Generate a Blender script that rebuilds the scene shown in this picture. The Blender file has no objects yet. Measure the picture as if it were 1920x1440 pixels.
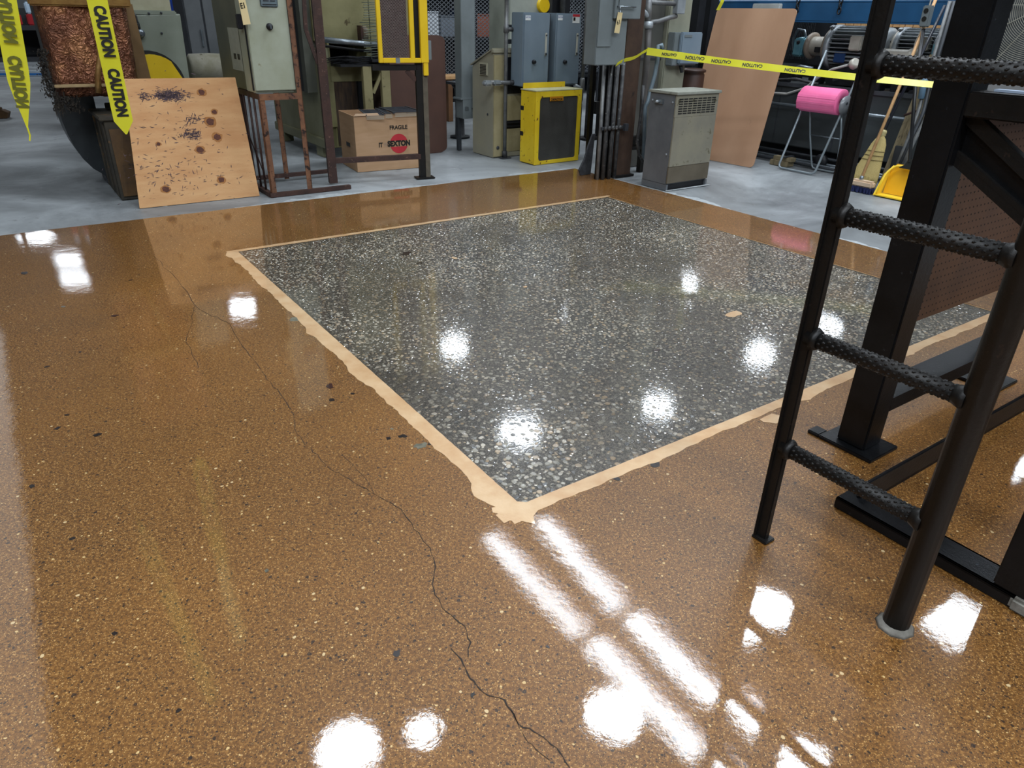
import bpy, bmesh, math, random
import numpy as np
from mathutils import Vector, Matrix
random.seed(7)
S = bpy.context.scene
COL = S.collection
R = math.radians

# ------------------------------------------------------------------ camera
F_PX = 1325.0; TILT = R(27.46); ROLL = R(1.24); H = 1.32
fwd = Vector((0, math.cos(TILT), -math.sin(TILT)))
r0 = Vector((1, 0, 0)); u0 = r0.cross(fwd)
rt = r0*math.cos(ROLL) + u0*math.sin(ROLL)
up = -r0*math.sin(ROLL) + u0*math.cos(ROLL)
EYE = Vector((0, 0, H))
cam = bpy.data.objects.new('camera', bpy.data.cameras.new('camera'))
COL.objects.link(cam)
m = Matrix((rt, up, -fwd)).transposed().to_4x4(); m.translation = EYE
cam.matrix_world = m
cam.data.sensor_width = 36; cam.data.lens = F_PX/1920*36
cam.data.clip_start = 0.02; cam.data.clip_end = 200
S.camera = cam
# ------------------------------------------------------------------ world, exposure
w = bpy.data.worlds.new('hall_air'); S.world = w; w.use_nodes = True
w.node_tree.nodes['Background'].inputs[0].default_value = (.75, .85, 1, 1)
w.node_tree.nodes['Background'].inputs[1].default_value = .25
S.view_settings.view_transform = 'Standard'; S.view_settings.look = 'None'
S.view_settings.gamma = 1; S.view_settings.use_curve_mapping = False
S.view_settings.exposure = -0.1
S.cycles.max_bounces = 6; S.cycles.sample_clamp_indirect = 4
S.cycles.use_denoising = True

# ------------------------------------------------------------------ sight lines -> metres
def ray(px, py):
    return rt*((px-960)/F_PX) - up*((py-720)/F_PX) + fwd
def fl(px, py, z=0):
    d = ray(px, py); t = (z-H)/d.z; return EYE + d*t
def PL(P, ang, px, py):
    """where the sight line meets the upright plane through P running at ang degrees: (along, height)"""
    a = Vector((math.cos(R(ang)), math.sin(R(ang)), 0)); n = Vector((-a.y, a.x, 0))
    d = ray(px, py); t = (P-EYE).dot(n)/d.dot(n); q = EYE+d*t
    return (q-P).dot(a), q.z
def ad(ang): return Vector((math.cos(R(ang)), math.sin(R(ang)), 0))
GA = 35.0
U, V = ad(GA), ad(GA+90)
UP = Vector((0, 0, 1))

# ------------------------------------------------------------------ materials
def hx(h):
    h = h.lstrip('#'); o = []
    for i in (0, 2, 4):
        c = int(h[i:i+2], 16)/255; o.append(c/12.92 if c < .04045 else ((c+.055)/1.055)**2.4)
    return (*o, 1)
def base_mat(name):
    m = bpy.data.materials.new(name); m.use_nodes = True
    nt = m.node_tree; b = nt.nodes['Principled BSDF']
    return m, nt, b
def N(nt, t, **kw):
    n = nt.nodes.new(t)
    for k, v in kw.items(): setattr(n, k, v)
    return n
def ramp(nt, fac, stops):
    r = N(nt, 'ShaderNodeValToRGB'); e = r.color_ramp.elements
    while len(e) < len(stops): e.new(.5)
    for i, (p, c) in enumerate(stops):
        e[i].position = p; e[i].color = c if isinstance(c, tuple) else hx(c)
    nt.links.new(fac, r.inputs[0]); return r.outputs[0]
def mixc(nt, fac, a, b, mode='MIX'):
    n = N(nt, 'ShaderNodeMix', data_type='RGBA', blend_type=mode)
    for s, v in ((0, fac), (6, a), (7, b)):
        if hasattr(v, 'links') or hasattr(v, 'is_linked'): nt.links.new(v, n.inputs[s])
        else: n.inputs[s].default_value = v
    return n.outputs[2]
def noise(nt, co, sc, det=3, rough=.55, dist=0):
    n = N(nt, 'ShaderNodeTexNoise'); n.inputs['Scale'].default_value = sc
    n.inputs['Detail'].default_value = det; n.inputs['Roughness'].default_value = rough
    n.inputs['Distortion'].default_value = dist
    nt.links.new(co, n.inputs['Vector']); return n.outputs[0]
def coords(nt, scale=None):
    t = N(nt, 'ShaderNodeTexCoord').outputs['Object']
    if scale:
        mp = N(nt, 'ShaderNodeMapping'); mp.inputs['Scale'].default_value = scale
        nt.links.new(t, mp.inputs[0]); t = mp.outputs[0]
    return t
BW = ((0, 0, 0, 1), (1, 1, 1, 1))
MC = {}
def mat(name, c1, c2=None, sc=6, rough=.5, metal=0, bump=0, bsc=60, spots=None, ssc=14, sth=.62, stretch=None, wet=0):
    """painted / worn surface: two tones in soft patches, optional hard worn spots, fine relief"""
    if name in MC: return MC[name]
    m, nt, b = base_mat(name); co = coords(nt, stretch)
    col = None
    if c2:
        col = ramp(nt, noise(nt, co, sc, 5, .6), [(.35, c1), (.65, c2)])
    if spots:
        f = ramp(nt, noise(nt, co, ssc, 6, .65), [(sth, BW[0]), (sth+.06, BW[1])])
        col = mixc(nt, f, col if col else hx(c1), hx(spots))
    if col: nt.links.new(col, b.inputs['Base Color'])
    else: b.inputs['Base Color'].default_value = hx(c1)
    b.inputs['Roughness'].default_value = rough; b.inputs['Metallic'].default_value = metal
    b.inputs['Coat Weight'].default_value = wet
    if bump:
        bp = N(nt, 'ShaderNodeBump'); bp.inputs['Strength'].default_value = bump; bp.inputs['Distance'].default_value = .004
        nt.links.new(noise(nt, co, bsc, 4, .6), bp.inputs['Height']); nt.links.new(bp.outputs[0], b.inputs['Normal'])
    MC[name] = m; return m

# ------------------------------------------------------------------ mesh helpers
class MB:
    """collects shapes in local metres; build() links them as one object"""
    def __init__(s): s.bm = bmesh.new()
    def box(s, x0, x1, y0, y1, z0, z1, bev=0):
        v = [s.bm.verts.new((x, y, z)) for z in (z0, z1) for x, y in ((x0, y0), (x1, y0), (x1, y1), (x0, y1))]
        fs = [(3, 2, 1, 0), (4, 5, 6, 7), (0, 1, 5, 4), (1, 2, 6, 5), (2, 3, 7, 6), (3, 0, 4, 7)]
        f = [s.bm.faces.new([v[i] for i in q]) for q in fs]
        if bev: bmesh.ops.bevel(s.bm, geom=list({e for q in f for e in q.edges}), offset=bev, segments=2, affect='EDGES')
        return s
    def tube(s, pts, r, n=10, cap=True, r2=None):
        pts = [Vector(p) for p in pts]; rings = []; k = len(pts)
        prev = None
        for i, p in enumerate(pts):
            t = (pts[min(i+1, k-1)]-pts[max(i-1, 0)]).normalized()
            if prev is None: a = t.orthogonal().normalized()
            else: a = (prev - t*prev.dot(t)).normalized()
            prev = a; c = t.cross(a)
            rr = r if r2 is None else r+(r2-r)*i/(k-1)
            rings.append([s.bm.verts.new(p+(a*math.cos(q)+c*math.sin(q))*rr) for q in [2*math.pi*j/n for j in range(n)]])
        for A, B in zip(rings, rings[1:]):
            for j in range(n):
                f = s.bm.faces.new((A[j], A[(j+1) % n], B[(j+1) % n], B[j])); f.smooth = n > 6
        if cap:
            s.bm.faces.new(rings[0][::-1]); s.bm.faces.new(rings[-1])
        return s
    def beam(s, a, b, wx, wy, side=None):
        """square bar from a to b; wx across (side direction), wy the other way"""
        a, b = Vector(a), Vector(b); t = (b-a).normalized()
        x = Vector(side) if side else (Vector((0, 0, 1)) if abs(t.z) < .9 else Vector((1, 0, 0)))
        x = (x-t*x.dot(t)).normalized(); y = t.cross(x)
        v = [s.bm.verts.new(p+x*i*wx/2+y*j*wy/2) for p in (a, b) for i, j in ((-1, -1), (1, -1), (1, 1), (-1, 1))]
        for q in [(3, 2, 1, 0), (4, 5, 6, 7), (0, 1, 5, 4), (1, 2, 6, 5), (2, 3, 7, 6), (3, 0, 4, 7)]:
            s.bm.faces.new([v[i] for i in q])
        return s
    def prism(s, poly, o, ax, ay, d):
        """extrude a polygon given in (ax, ay) by vector d"""
        o, ax, ay, d = map(Vector, (o, ax, ay, d))
        A = [s.bm.verts.new(o+ax*p[0]+ay*p[1]) for p in poly]; B = [s.bm.verts.new(v.co+d) for v in A]
        s.bm.faces.new(A[::-1]); s.bm.faces.new(B); n = len(A)
        for i in range(n): s.bm.faces.new((A[i], A[(i+1) % n], B[(i+1) % n], B[i]))
        bmesh.ops.recalc_face_normals(s.bm, faces=s.bm.faces)
        return s
    def lathe(s, o, axis, prof, n=24):
        """prof = [(distance along axis, radius)...]"""
        o, t = Vector(o), Vector(axis).normalized(); a = t.orthogonal().normalized(); c = t.cross(a); rings = []
        for d, r in prof:
            rings.append([s.bm.verts.new(o+t*d+(a*math.cos(q)+c*math.sin(q))*max(r, .0005)) for q in [2*math.pi*j/n for j in range(n)]])
        for A, B in zip(rings, rings[1:]):
            for j in range(n): s.bm.faces.new((A[j], A[(j+1) % n], B[(j+1) % n], B[j])).smooth = True
        s.bm.faces.new(rings[0][::-1]); s.bm.faces.new(rings[-1])
        return s
    def build(s, name, m, parent=None, label=None, bev=0, smooth_angle=None):
        me = bpy.data.meshes.new(name); bmesh.ops.recalc_face_normals(s.bm, faces=s.bm.faces)
        s.bm.to_mesh(me); s.bm.free()
        return link(name, me, m, parent, label, bev)
def link(name, me, m, parent=None, label=None, bev=0):
    o = bpy.data.objects.new(name, me); COL.objects.link(o)
    if m: me.materials.append(m)
    if parent: o.parent = parent
    if label: o['label'] = label
    if bev:
        b = o.modifiers.new('edge', 'BEVEL'); b.width = bev; b.segments = 2; b.limit_method = 'ANGLE'
    return o
def thing(name, label, cat, loc=(0, 0, 0), rot=GA, group=None):
    o = bpy.data.objects.new(name, None); COL.objects.link(o)
    o.location = loc; o.rotation_euler = (0, 0, R(rot)); o['label'] = label; o['category'] = cat
    if group: o['group'] = group
    return o
def tag(o, label, cat, group=None):
    o['label'] = label; o['category'] = cat
    if group: o['group'] = group
    return o
def struct(o): o['kind'] = 'structure'; return o
def rbox(x0, x1, y0, y1, z0, z1): return MB().box(x0, x1, y0, y1, z0, z1)
def rrect(x0, x1, z0, z1, r, n=5, corners=(1, 1, 1, 1)):
    """rounded rectangle outline, corners bl br tr tl"""
    out = []
    for (cx, cz, a0, sx, sz), on in zip(((x0, z0, 180, 1, 1), (x1, z0, 270, -1, 1), (x1, z1, 0, -1, -1), (x0, z1, 90, 1, -1)), corners):
        if not on: out.append((cx, cz)); continue
        for i in range(n+1):
            q = R(a0+90*i/n); out.append((cx+sx*r+r*math.cos(q), cz+sz*r+r*math.sin(q)))
    return out
def text(s, size, m, parent, name, loc, rot, label=None, mirror=False, sx=1, ext=.0006, bold=0):
    cu = bpy.data.curves.new(name, 'FONT'); cu.body = s; cu.size = size; cu.extrude = ext
    cu.align_x = 'CENTER'; cu.align_y = 'CENTER'; cu.offset = bold
    cu.resolution_u = 3
    t = bpy.data.objects.new('tmp', cu); COL.objects.link(t)
    dg = bpy.context.evaluated_depsgraph_get(); dg.update()
    me = bpy.data.meshes.new_from_object(t.evaluated_get(dg)); bpy.data.objects.remove(t)
    me.transform(Matrix.Diagonal((-sx if mirror else sx, 1, 1, 1)))
    if mirror: me.flip_normals()
    me.materials.clear()
    o = link(name, me, m, parent, label); o.location = loc; o.rotation_euler = rot
    return o
def diamond(poly_in, x0, x1, z0, z1, dx, dz, wdt, thick, y=0):
    """expanded metal: zigzag strands of the sheet, in the local xz plane"""
    V_, F_ = [], []
    nz = int((z1-z0)/dz)
    nx = int((x1-x0)/dx)
    for j in range(nz+1):
        z = z0+j*dz
        for s_ in (0, 1):
            pts = []
            for i in range(nx*2+1):
                x = x0+i*dx/2
                zz = z+(dz/2 if (i+s_) % 2 else 0)*(1 if s_ == 0 else 1)
                if s_ == 1: zz = z-(dz/2 if i % 2 else 0)
                else: zz = z+(dz/2 if i % 2 else 0)
                pts.append((x, min(max(zz, z0), z1)))
            b = len(V_)
            for x, zz in pts:
                V_ += [(x, y, zz-wdt/2), (x, y, zz+wdt/2)]
            for i in range(len(pts)-1):
                F_.append((b+2*i, b+2*i+2, b+2*i+3, b+2*i+1))
    me = bpy.data.meshes.new('mesh'); me.from_pydata(V_, [], F_); me.update()
    return me
def mesh_part(name, me, m, parent, thick, loc=None):
    o = link(name, me, m, parent); o['kind'] = 'stuff'
    so = o.modifiers.new('thickness', 'SOLIDIFY'); so.thickness = thick
    if loc: o.location = loc
    return o

# ================================================================== MATERIALS
def make_epoxy():
    m, nt, b = base_mat('amber_epoxy_coating'); co = coords(nt); L = nt.links.new
    big = noise(nt, co, .9, 4, .6, .4)
    c = ramp(nt, big, [(.32, '#4f300e'), (.48, '#6c4416'), (.68, '#925f20')])
    fine = noise(nt, co, 120, 4, .75)
    c = mixc(nt, .7, c, ramp(nt, fine, [(.32, '#311d08'), (.5, '#6b4516'), (.66, '#a1733a')]))
    wob = N(nt, 'ShaderNodeTexNoise'); wob.inputs['Scale'].default_value = 60; L(co, wob.inputs['Vector'])
    vs_ = N(nt, 'ShaderNodeVectorMath', operation='SCALE'); L(wob.outputs['Color'], vs_.inputs[0]); vs_.inputs['Scale'].default_value = .009
    va = N(nt, 'ShaderNodeVectorMath', operation='ADD'); L(co, va.inputs[0]); L(vs_.outputs[0], va.inputs[1])
    for sc, dark, lite, size, td, tl in ((330, '#291605', '#c0965a', .34, .60, .78), (170, '#1f1104', '#b98f56', .32, .74, .91), (80, '#160c05', '#cbab74', .27, .88, .965), (42, '#1c1008', '#cbb083', .20, .93, .98)):
        v = N(nt, 'ShaderNodeTexVoronoi'); v.inputs['Scale'].default_value = sc; L(va.outputs[0], v.inputs['Vector'])
        sep = N(nt, 'ShaderNodeSeparateColor'); L(v.outputs['Color'], sep.inputs[0])
        d = N(nt, 'ShaderNodeMath', operation='LESS_THAN'); L(v.outputs['Distance'], d.inputs[0]); d.inputs[1].default_value = size
        for chan, thr, colr in ((0, td, dark), (1, tl, lite)):
            g = N(nt, 'ShaderNodeMath', operation='GREATER_THAN'); L(sep.outputs[chan], g.inputs[0]); g.inputs[1].default_value = thr
            k = N(nt, 'ShaderNodeMath', operation='MULTIPLY'); L(d.outputs[0], k.inputs[0]); L(g.outputs[0], k.inputs[1])
            k2 = N(nt, 'ShaderNodeMath', operation='MULTIPLY'); L(k.outputs[0], k2.inputs[0]); k2.inputs[1].default_value = .85
            c = mixc(nt, k2.outputs[0], c, hx(colr))
    L(c, b.inputs['Base Color'])
    b.inputs['Roughness'].default_value = .45
    b.inputs['Coat Weight'].default_value = 1.0; b.inputs['Coat Roughness'].default_value = .035; b.inputs['Coat IOR'].default_value = 1.55
    bp = N(nt, 'ShaderNodeBump'); bp.inputs['Strength'].default_value = .4; bp.inputs['Distance'].default_value = .00023
    ms = noise(nt, co, 62, 5, .62)
    L(ms, bp.inputs['Height'])
    bp2 = N(nt, 'ShaderNodeBump'); bp2.inputs['Strength'].default_value = .3; bp2.inputs['Distance'].default_value = .0016
    L(noise(nt, co, 7, 3, .5), bp2.inputs['Height']); L(bp.outputs[0], bp2.inputs['Normal'])
    L(bp2.outputs[0], b.inputs['Coat Normal'])
    return m
EPOXY = make_epoxy()
def make_matrix():
    m, nt, b = base_mat('exposed_aggregate_matrix'); co = coords(nt); L = nt.links.new
    c = ramp(nt, noise(nt, co, 1.3, 4, .6), [(.35, '#27211a'), (.65, '#4a4135')])
    v = N(nt, 'ShaderNodeTexVoronoi'); v.inputs['Scale'].default_value = 170; L(co, v.inputs['Vector'])
    c = mixc(nt, .5, c, ramp(nt, v.outputs['Distance'], [(.1, '#8a8070'), (.6, '#1d1812')]))
    L(c, b.inputs['Base Color']); b.inputs['Roughness'].default_value = .4
    b.inputs['Coat Weight'].default_value = 1; b.inputs['Coat Roughness'].default_value = .06
    bp = N(nt, 'ShaderNodeBump'); bp.inputs['Strength'].default_value = .4; bp.inputs['Distance'].default_value = .0003
    L(noise(nt, co, 90, 2), bp.inputs['Height']); L(bp.outputs[0], b.inputs['Coat Normal'])
    return m
def make_pebble():
    m, nt, b = base_mat('washed_pebble'); co = coords(nt); L = nt.links.new
    at = N(nt, 'ShaderNodeAttribute', attribute_name='tone')
    c = ramp(nt, at.outputs['Fac'], [(0, '#33302a'), (.2, '#5c564a'), (.45, '#857e6e'), (.68, '#a39c8c'), (.85, '#a88f6c'), (1, '#cdc8ba')])
    geo = N(nt, 'ShaderNodeNewGeometry')
    big = ramp(nt, noise(nt, geo.outputs['Position'], .9, 4, .6), [(.36, '#7d766c'), (.66, '#ffffff')])
    L(mixc(nt, 1.0, c, big, 'MULTIPLY'), b.inputs['Base Color'])
    b.inputs['Roughness'].default_value = .4
    b.inputs['Coat Weight'].default_value = 1; b.inputs['Coat Roughness'].default_value = .06
    bp = N(nt, 'ShaderNodeBump'); bp.inputs['Strength'].default_value = .3; bp.inputs['Distance'].default_value = .00025
    L(noise(nt, co, 90, 2), bp.inputs['Height']); L(bp.outputs[0], b.inputs['Coat Normal'])
    return m
MATRIX, PEBBLE = make_matrix(), make_pebble()
def make_concrete():
    m, nt, b = base_mat('grey_concrete_floor'); co = coords(nt); L = nt.links.new
    c = ramp(nt, noise(nt, co, .8, 6, .65, .6), [(.3, '#56595b'), (.5, '#7b7f81'), (.7, '#a2a7aa')])
    c = mixc(nt, ramp(nt, noise(nt, co, 9, 6, .7), [(.6, BW[0]), (.75, BW[1])]), c, hx('#5a5a58'))
    c = mixc(nt, ramp(nt, noise(nt, co, 26, 4, .7), [(.68, BW[0]), (.74, BW[1])]), c, hx('#b0b5b7'))
    L(c, b.inputs['Base Color']); b.inputs['Roughness'].default_value = .5
    bp = N(nt, 'ShaderNodeBump'); bp.inputs['Strength'].default_value = .2; bp.inputs['Distance'].default_value = .002
    L(noise(nt, co, 50, 4), bp.inputs['Height']); L(bp.outputs[0], b.inputs['Normal'])
    return m
CONC = make_concrete()
BORDER = mat('cream_patch_mortar', '#bf976c', '#cfae86', 9, .35, bump=.15, bsc=120, wet=.9)
BLACK = mat('black_oily_steel', '#0b0a09', '#15110e', 10, .5, .3, .25, 90, '#2b201a', 22, .64)
BLACK2 = mat('black_steel_plate', '#0c0d0f', '#16171a', 8, .4, .4, .2, 80, '#3a3f46', 30, .68)
RUST = mat('rusty_steel', '#80573c', '#5b3d2d', 9, .75, .2, .4, 90, '#2a1a14', 18, .55)
DRUST = mat('dark_rusty_steel', '#352521', '#4a322a', 9, .6, .3, .4, 90, '#6e5348', 40, .62)
GREENGREY = mat('pale_green_enamel', '#9ea393', '#8d917c', 3, .45, 0, .05, 60, '#6d6440', 9, .66)
OLIVE = mat('olive_grey_enamel', '#4b4d42', '#5c5c4c', 3, .5, 0, .05, 60)
BEIGE = mat('stained_beige_enamel', '#86815c', '#6d6844', 2.5, .5, 0, .08, 60, '#4c4226', 7, .66)
BEIGE2 = mat('cream_grey_enamel', '#8c8a7b', '#9a957f', 3, .5, 0, .05, 60, '#6e6a58', 12, .68)
GREY = mat('grey_enamel', '#727a7c', '#656c6d', 3, .45, 0, .03, 60)
BLUEGREY = mat('blue_grey_enamel', '#6f7f8c', '#7c8a95', 2, .35, .1, .02, 60)
DGREY = mat('dark_grey_steel', '#33363a', '#42454a', 5, .5, .3, .08, 60)
CONDUIT = mat('dusty_conduit', '#5e6062', '#7b7c7b', 14, .5, .4, .1, 60)
DARKCON = mat('grimy_conduit', '#2a2b2d', '#4a4a4a', 20, .6, .3, .3, 80, '#8a8a86', 30, .62)
YEL = mat('yellow_paint', '#d9b310', '#e2bd1d', 4, .4, 0, .03, 60, '#6b4a18', 24, .67)
YEL2 = mat('chipped_yellow_paint', '#d6b41c', '#e2c42a', 4, .45, 0, .05, 60, '#6a3b20', 20, .61)
TAPE = mat('yellow_tape_film', '#dcd83a', '#e6e24e', 5, .25)
_nt = TAPE.node_tree; _b = _nt.nodes['Principled BSDF']; _tr = _nt.nodes.new('ShaderNodeBsdfTranslucent'); _tr.inputs[0].default_value = hx('#f0ee30')
_mx = _nt.nodes.new('ShaderNodeMixShader'); _mx.inputs[0].default_value = .45
_nt.links.new(_b.outputs[0], _mx.inputs[1]); _nt.links.new(_tr.outputs[0], _mx.inputs[2]); _nt.links.new(_mx.outputs[0], _nt.nodes['Material Output'].inputs[0])
INK = mat('black_ink', '#10100c', rough=.5)
INK2 = mat('faded_ink', '#5a5a18', rough=.5)
CARD = mat('brown_cardboard', '#b08d6c', '#a5825f', 3, .8, stretch=(1, 1, 8))
CARDIN = mat('cardboard_inside', '#8c6b4e', rough=.9)
RED = mat('red_print', '#b0242e', rough=.6)
BOARD = mat('tan_fibreboard', '#b08a6d', '#a47d60', 2.2, .75, stretch=(1, 1, .4), spots='#8b6a52', ssc=2.3, sth=.66)
BRBOARD = mat('dark_brown_hardboard', '#54392f', '#4a322a', 3, .6)
PEG = mat('brown_pegboard', '#523520', '#432b1b', 5, .6)
HRUST = mat('brown_painted_steel', '#4b382c', '#3b2b22', 8, .6, .2, .2, 70, '#2c221c', 12, .6)
WOOD = mat('light_wood', '#c39a6c', '#b08657', 6, .6, stretch=(14, 14, 1))
OLDWOOD = mat('old_grey_wood', '#6b6148', '#84765a', 4, .7, stretch=(12, 12, 1), spots='#3b3226', ssc=5, sth=.6)
BLUE = mat('blue_machine_paint', '#1f5078', '#1a4569', 3, .4, 0, .03, 60, '#86a0a8', 30, .71)
TEAL = mat('cyan_pump_paint', '#4f8090', '#6a9aa6', 8, .35, .1, .05)
TANK = mat('dark_grey_tank', '#35393a', '#43484a', 2, .45, .1, .05, 40)
ALU = mat('cast_aluminium', '#a2a8ac', '#888e92', 8, .4, .3, .08)
TANFL = mat('tan_flange_paint', '#93877a', '#7f7468', 8, .4, .1)
CREAM = mat('cream_flange_paint', '#b6b1a6', '#a29d92', 8, .4, .1)
DARK = mat('machine_dark', '#15161a', '#1e2024', 8, .5, .2)
PINK = mat('pink_paper', '#e8689a', '#ee76a4', 5, .8)
CLEAR = mat('grey_plastic', '#6e7073', rough=.25)
STRAW = mat('broom_straw', '#b5a26a', '#a08c52', 10, .7, 0, .5, 60, stretch=(30, 30, 1))
DPAN = mat('yellow_plastic', '#d49a12', '#e0a81e', 3, .35)
DPAN2 = mat('bright_yellow_plastic', '#e8c232', rough=.35)
BRIST = mat('navy_bristle', '#141c44', '#1c2757', 30, .7, 0, .6, 150)
WHITE = mat('white_label', '#d9dcda', rough=.5)
OFFW = mat('manila_tag', '#cdb98a', rough=.6)
CHROME = mat('worn_chrome', '#8a9298', '#6e767c', 12, .3, .7)
WHT_STRIP = mat('pale_blue_film', '#9fb0c8', '#b9c6d8', 8, .3)
PILLAR = mat('painted_pillar', '#8e8e7c', '#7c7d6e', 2.5, .6, 0, .1, 40, '#a9aca6', 5, .62)
SHEETG = mat('grey_sheet_steel', '#4c4c48', '#5c5b55', 2.5, .5, .2, .05)
CEIL = mat('ceiling_deck', '#a4a6a6', '#8c8e90', 1, .8)
WALL = mat('hall_wall', '#8d8f90', '#75787b', .6, .8)

# ================================================================== SETTING
room_c = Vector((1.5, 7.5, 0)); RW, RD, RH = 52, 50, 7.6
def slab(name, m, x0, x1, y0, y1, z0, z1):
    o = rbox(x0, x1, y0, y1, z0, z1).build(name, m); o.location = room_c; o.rotation_euler = (0, 0, R(GA)); return struct(o)
floor = slab('floor', CONC, -RW/2, RW/2, -RD/2, RD/2, -.1, -.004)
slab('ceiling', CEIL, -RW/2, RW/2, -RD/2, RD/2, RH, RH+.1)
slab('wall_back', WALL, -RW/2, RW/2, RD/2, RD/2+.1, 0, RH)
slab('wall_front', WALL, -RW/2, RW/2, -RD/2-.1, -RD/2, 0, RH)
slab('wall_left', WALL, -RW/2-.1, -RW/2, -RD/2, RD/2, 0, RH)
slab('wall_right', WALL, RW/2, RW/2+.1, -RD/2, RD/2, 0, RH)

# coating: everything this side of the two masking lines
NEAR = fl(975, 950)            # near corner of the pebble panel
def gpt(p): q = p-NEAR; return (q.dot(U), q.dot(V))
ux0, vy1 = -9.0, gpt(fl(1040, 320))[1]
uxr = gpt(fl(1400, 402))[0]
PU, PV = 3.03, 3.05            # pebble panel size
def gframe(name, me, m, parent, z=0, label=None):
    o = link(name, me, m, parent, label); return o
def pydata(name, vs, fs):
    me = bpy.data.meshes.new(name); me.from_pydata(vs, [], fs); me.update(); return me
def G(u, v, z=0): p = NEAR+U*u+V*v; return (p.x, p.y, z)
# the coated area is one slab with a window for the pebble panel; its edge wanders a little
def ring_mesh():
    vs, fs = [], []
    def add(pts):
        b = len(vs); vs.extend(pts); n = len(pts)//2
        for i in range(n-1): fs.append((b+2*i, b+2*i+2, b+2*i+3, b+2*i+1))
    rnd = random.Random(3)
    v0 = -5.0
    def edge(n, amp):
        a = [rnd.uniform(-1, 1)*amp for _ in range(n)]
        return [sum(a[max(0, i-1):i+2])/len(a[max(0, i-1):i+2]) for i in range(n)]
    # back band, window left band, right band, front band
    n = 90; e = edge(n, .014); ur = uxr
    pts = []
    for i in range(n):
        u = ux0+(ur-ux0)*i/(n-1); pts += [G(u, PV), G(u, vy1+e[i])]
    add(pts)
    add([G(ux0, 0), G(ux0, PV), G(0, 0), G(0, PV)])
    n = 60; e = edge(n, .014); pts = []
    for i in range(n):
        v = v0+(PV-v0)*i/(n-1); pts += [G(PU, v), G(ur+(e[i] if 0 < i < n-1 else 0), v)]
    add(pts)
    add([G(ux0, v0), G(ux0, 0), G(PU, v0), G(PU, 0)])
    return pydata('epoxy_coating', vs, fs)
coat = link('epoxy_coating', ring_mesh(), EPOXY, floor); coat['label'] = 'glossy amber brown epoxy coating with speckles'
coat.matrix_parent_inverse = floor.matrix_basis.inverted()
so = coat.modifiers.new('thickness', 'SOLIDIFY'); so.thickness = .0035; so.offset = -1
def on_floor(o): o.matrix_parent_inverse = floor.matrix_basis.inverted(); return o
panel = on_floor(link('aggregate_panel', pydata('aggregate_panel', [G(0, 0, -.0012), G(PU, 0, -.0012), G(PU, PV, -.0012), G(0, PV, -.0012)], [(0, 1, 2, 3)]), MATRIX, floor))
panel['label'] = 'square of exposed grey pebble concrete'
# pebbles
rnd = random.Random(11)
peb = []
step = .0165
nu, nv = int(PU/step), int(PV/step)
for i in range(nu):
    for j in range(nv):
        u = (i+.5+rnd.uniform(-.4, .4))*step; v = (j+.5*(i % 2)+.25+rnd.uniform(-.4, .4))*step
        if rnd.random() < .12: continue
        r = step*rnd.choice((.30, .36, .42, .46, .5, .56, .64))
        if .004+r < u < PU-r-.004 and .004+r < v < PV-r-.004: peb.append((u, v, r, rnd.random()))
def pebble_ring(r, rn, n=7, asp=None):
    asp = asp or rn.uniform(.6, .95); a0 = rn.uniform(0, 6.28); rot = rn.uniform(0, 3.14)
    out = []
    for k in range(n):
        q = a0+6.2832*k/n; rr = r*rn.uniform(.86, 1.1); x, y = rr*math.cos(q), rr*asp*math.sin(q)
        out.append((x*math.cos(rot)-y*math.sin(rot), x*math.sin(rot)+y*math.cos(rot)))
    return out
def dist_cam(p): q = Vector(G(p[0], p[1])); return (q-EYE).length
key = sorted(range(len(peb)), key=lambda k: -peb[k][2]/dist_cam(peb[k])**1.0)
near300 = [k for k in key[:300]]
nearset = set(near300)
vs, fs, tone = [], [], []
for k, (u, v, r, t) in enumerate(peb):
    if k in nearset: continue
    c = Vector(G(u, v)); n = 6; ring = pebble_ring(r, rnd, n); b = len(vs)
    for x, y in ring: vs.append((c.x+x, c.y+y, -.0012))
    for x, y in ring: vs.append((c.x+x*.8, c.y+y*.8, -.0002+rnd.uniform(-.00012, .00004)))
    for i in range(n): fs.append((b+i, b+(i+1) % n, b+n+(i+1) % n, b+n+i))
    fs.append(tuple(b+n+i for i in range(n)))
    tone += [t]*(2*n)
me = pydata('pebble_field', vs, fs)
at = me.attributes.new('tone', 'FLOAT', 'POINT'); at.data.foreach_set('value', tone)
pf = on_floor(link('pebble_field', me, PEBBLE, floor)); pf['kind'] = 'stuff'; pf['label'] = 'thousands of small rounded grey pebbles set flush'
pmesh = []
for s_ in range(14):
    ring = pebble_ring(1.0, rnd, 9); n = 9; vv, ff = [], []
    for x, y in ring: vv.append((x, y, -.0012))
    for x, y in ring: vv.append((x*.85, y*.85, -.0001))
    for i in range(n): ff.append((i, (i+1) % n, n+(i+1) % n, n+i))
    ff.append(tuple(n+i for i in range(n)))
    me = pydata('pebble', vv, ff); at = me.attributes.new('tone', 'FLOAT', 'POINT'); at.data.foreach_set('value', [(s_*.618) % 1]*(2*n))
    me.materials.append(PEBBLE); pmesh.append(me)
for k in near300:
    u, v, r, t = peb[k]
    o = bpy.data.objects.new('pebble', pmesh[int(t*13.99)]); COL.objects.link(o); o.parent = floor
    o.matrix_parent_inverse = floor.matrix_basis.inverted()
    o.location = G(u, v); o.scale = (r*1.15, r*1.15, 1); o.rotation_euler = (0, 0, rnd.uniform(0, 6.28))
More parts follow.
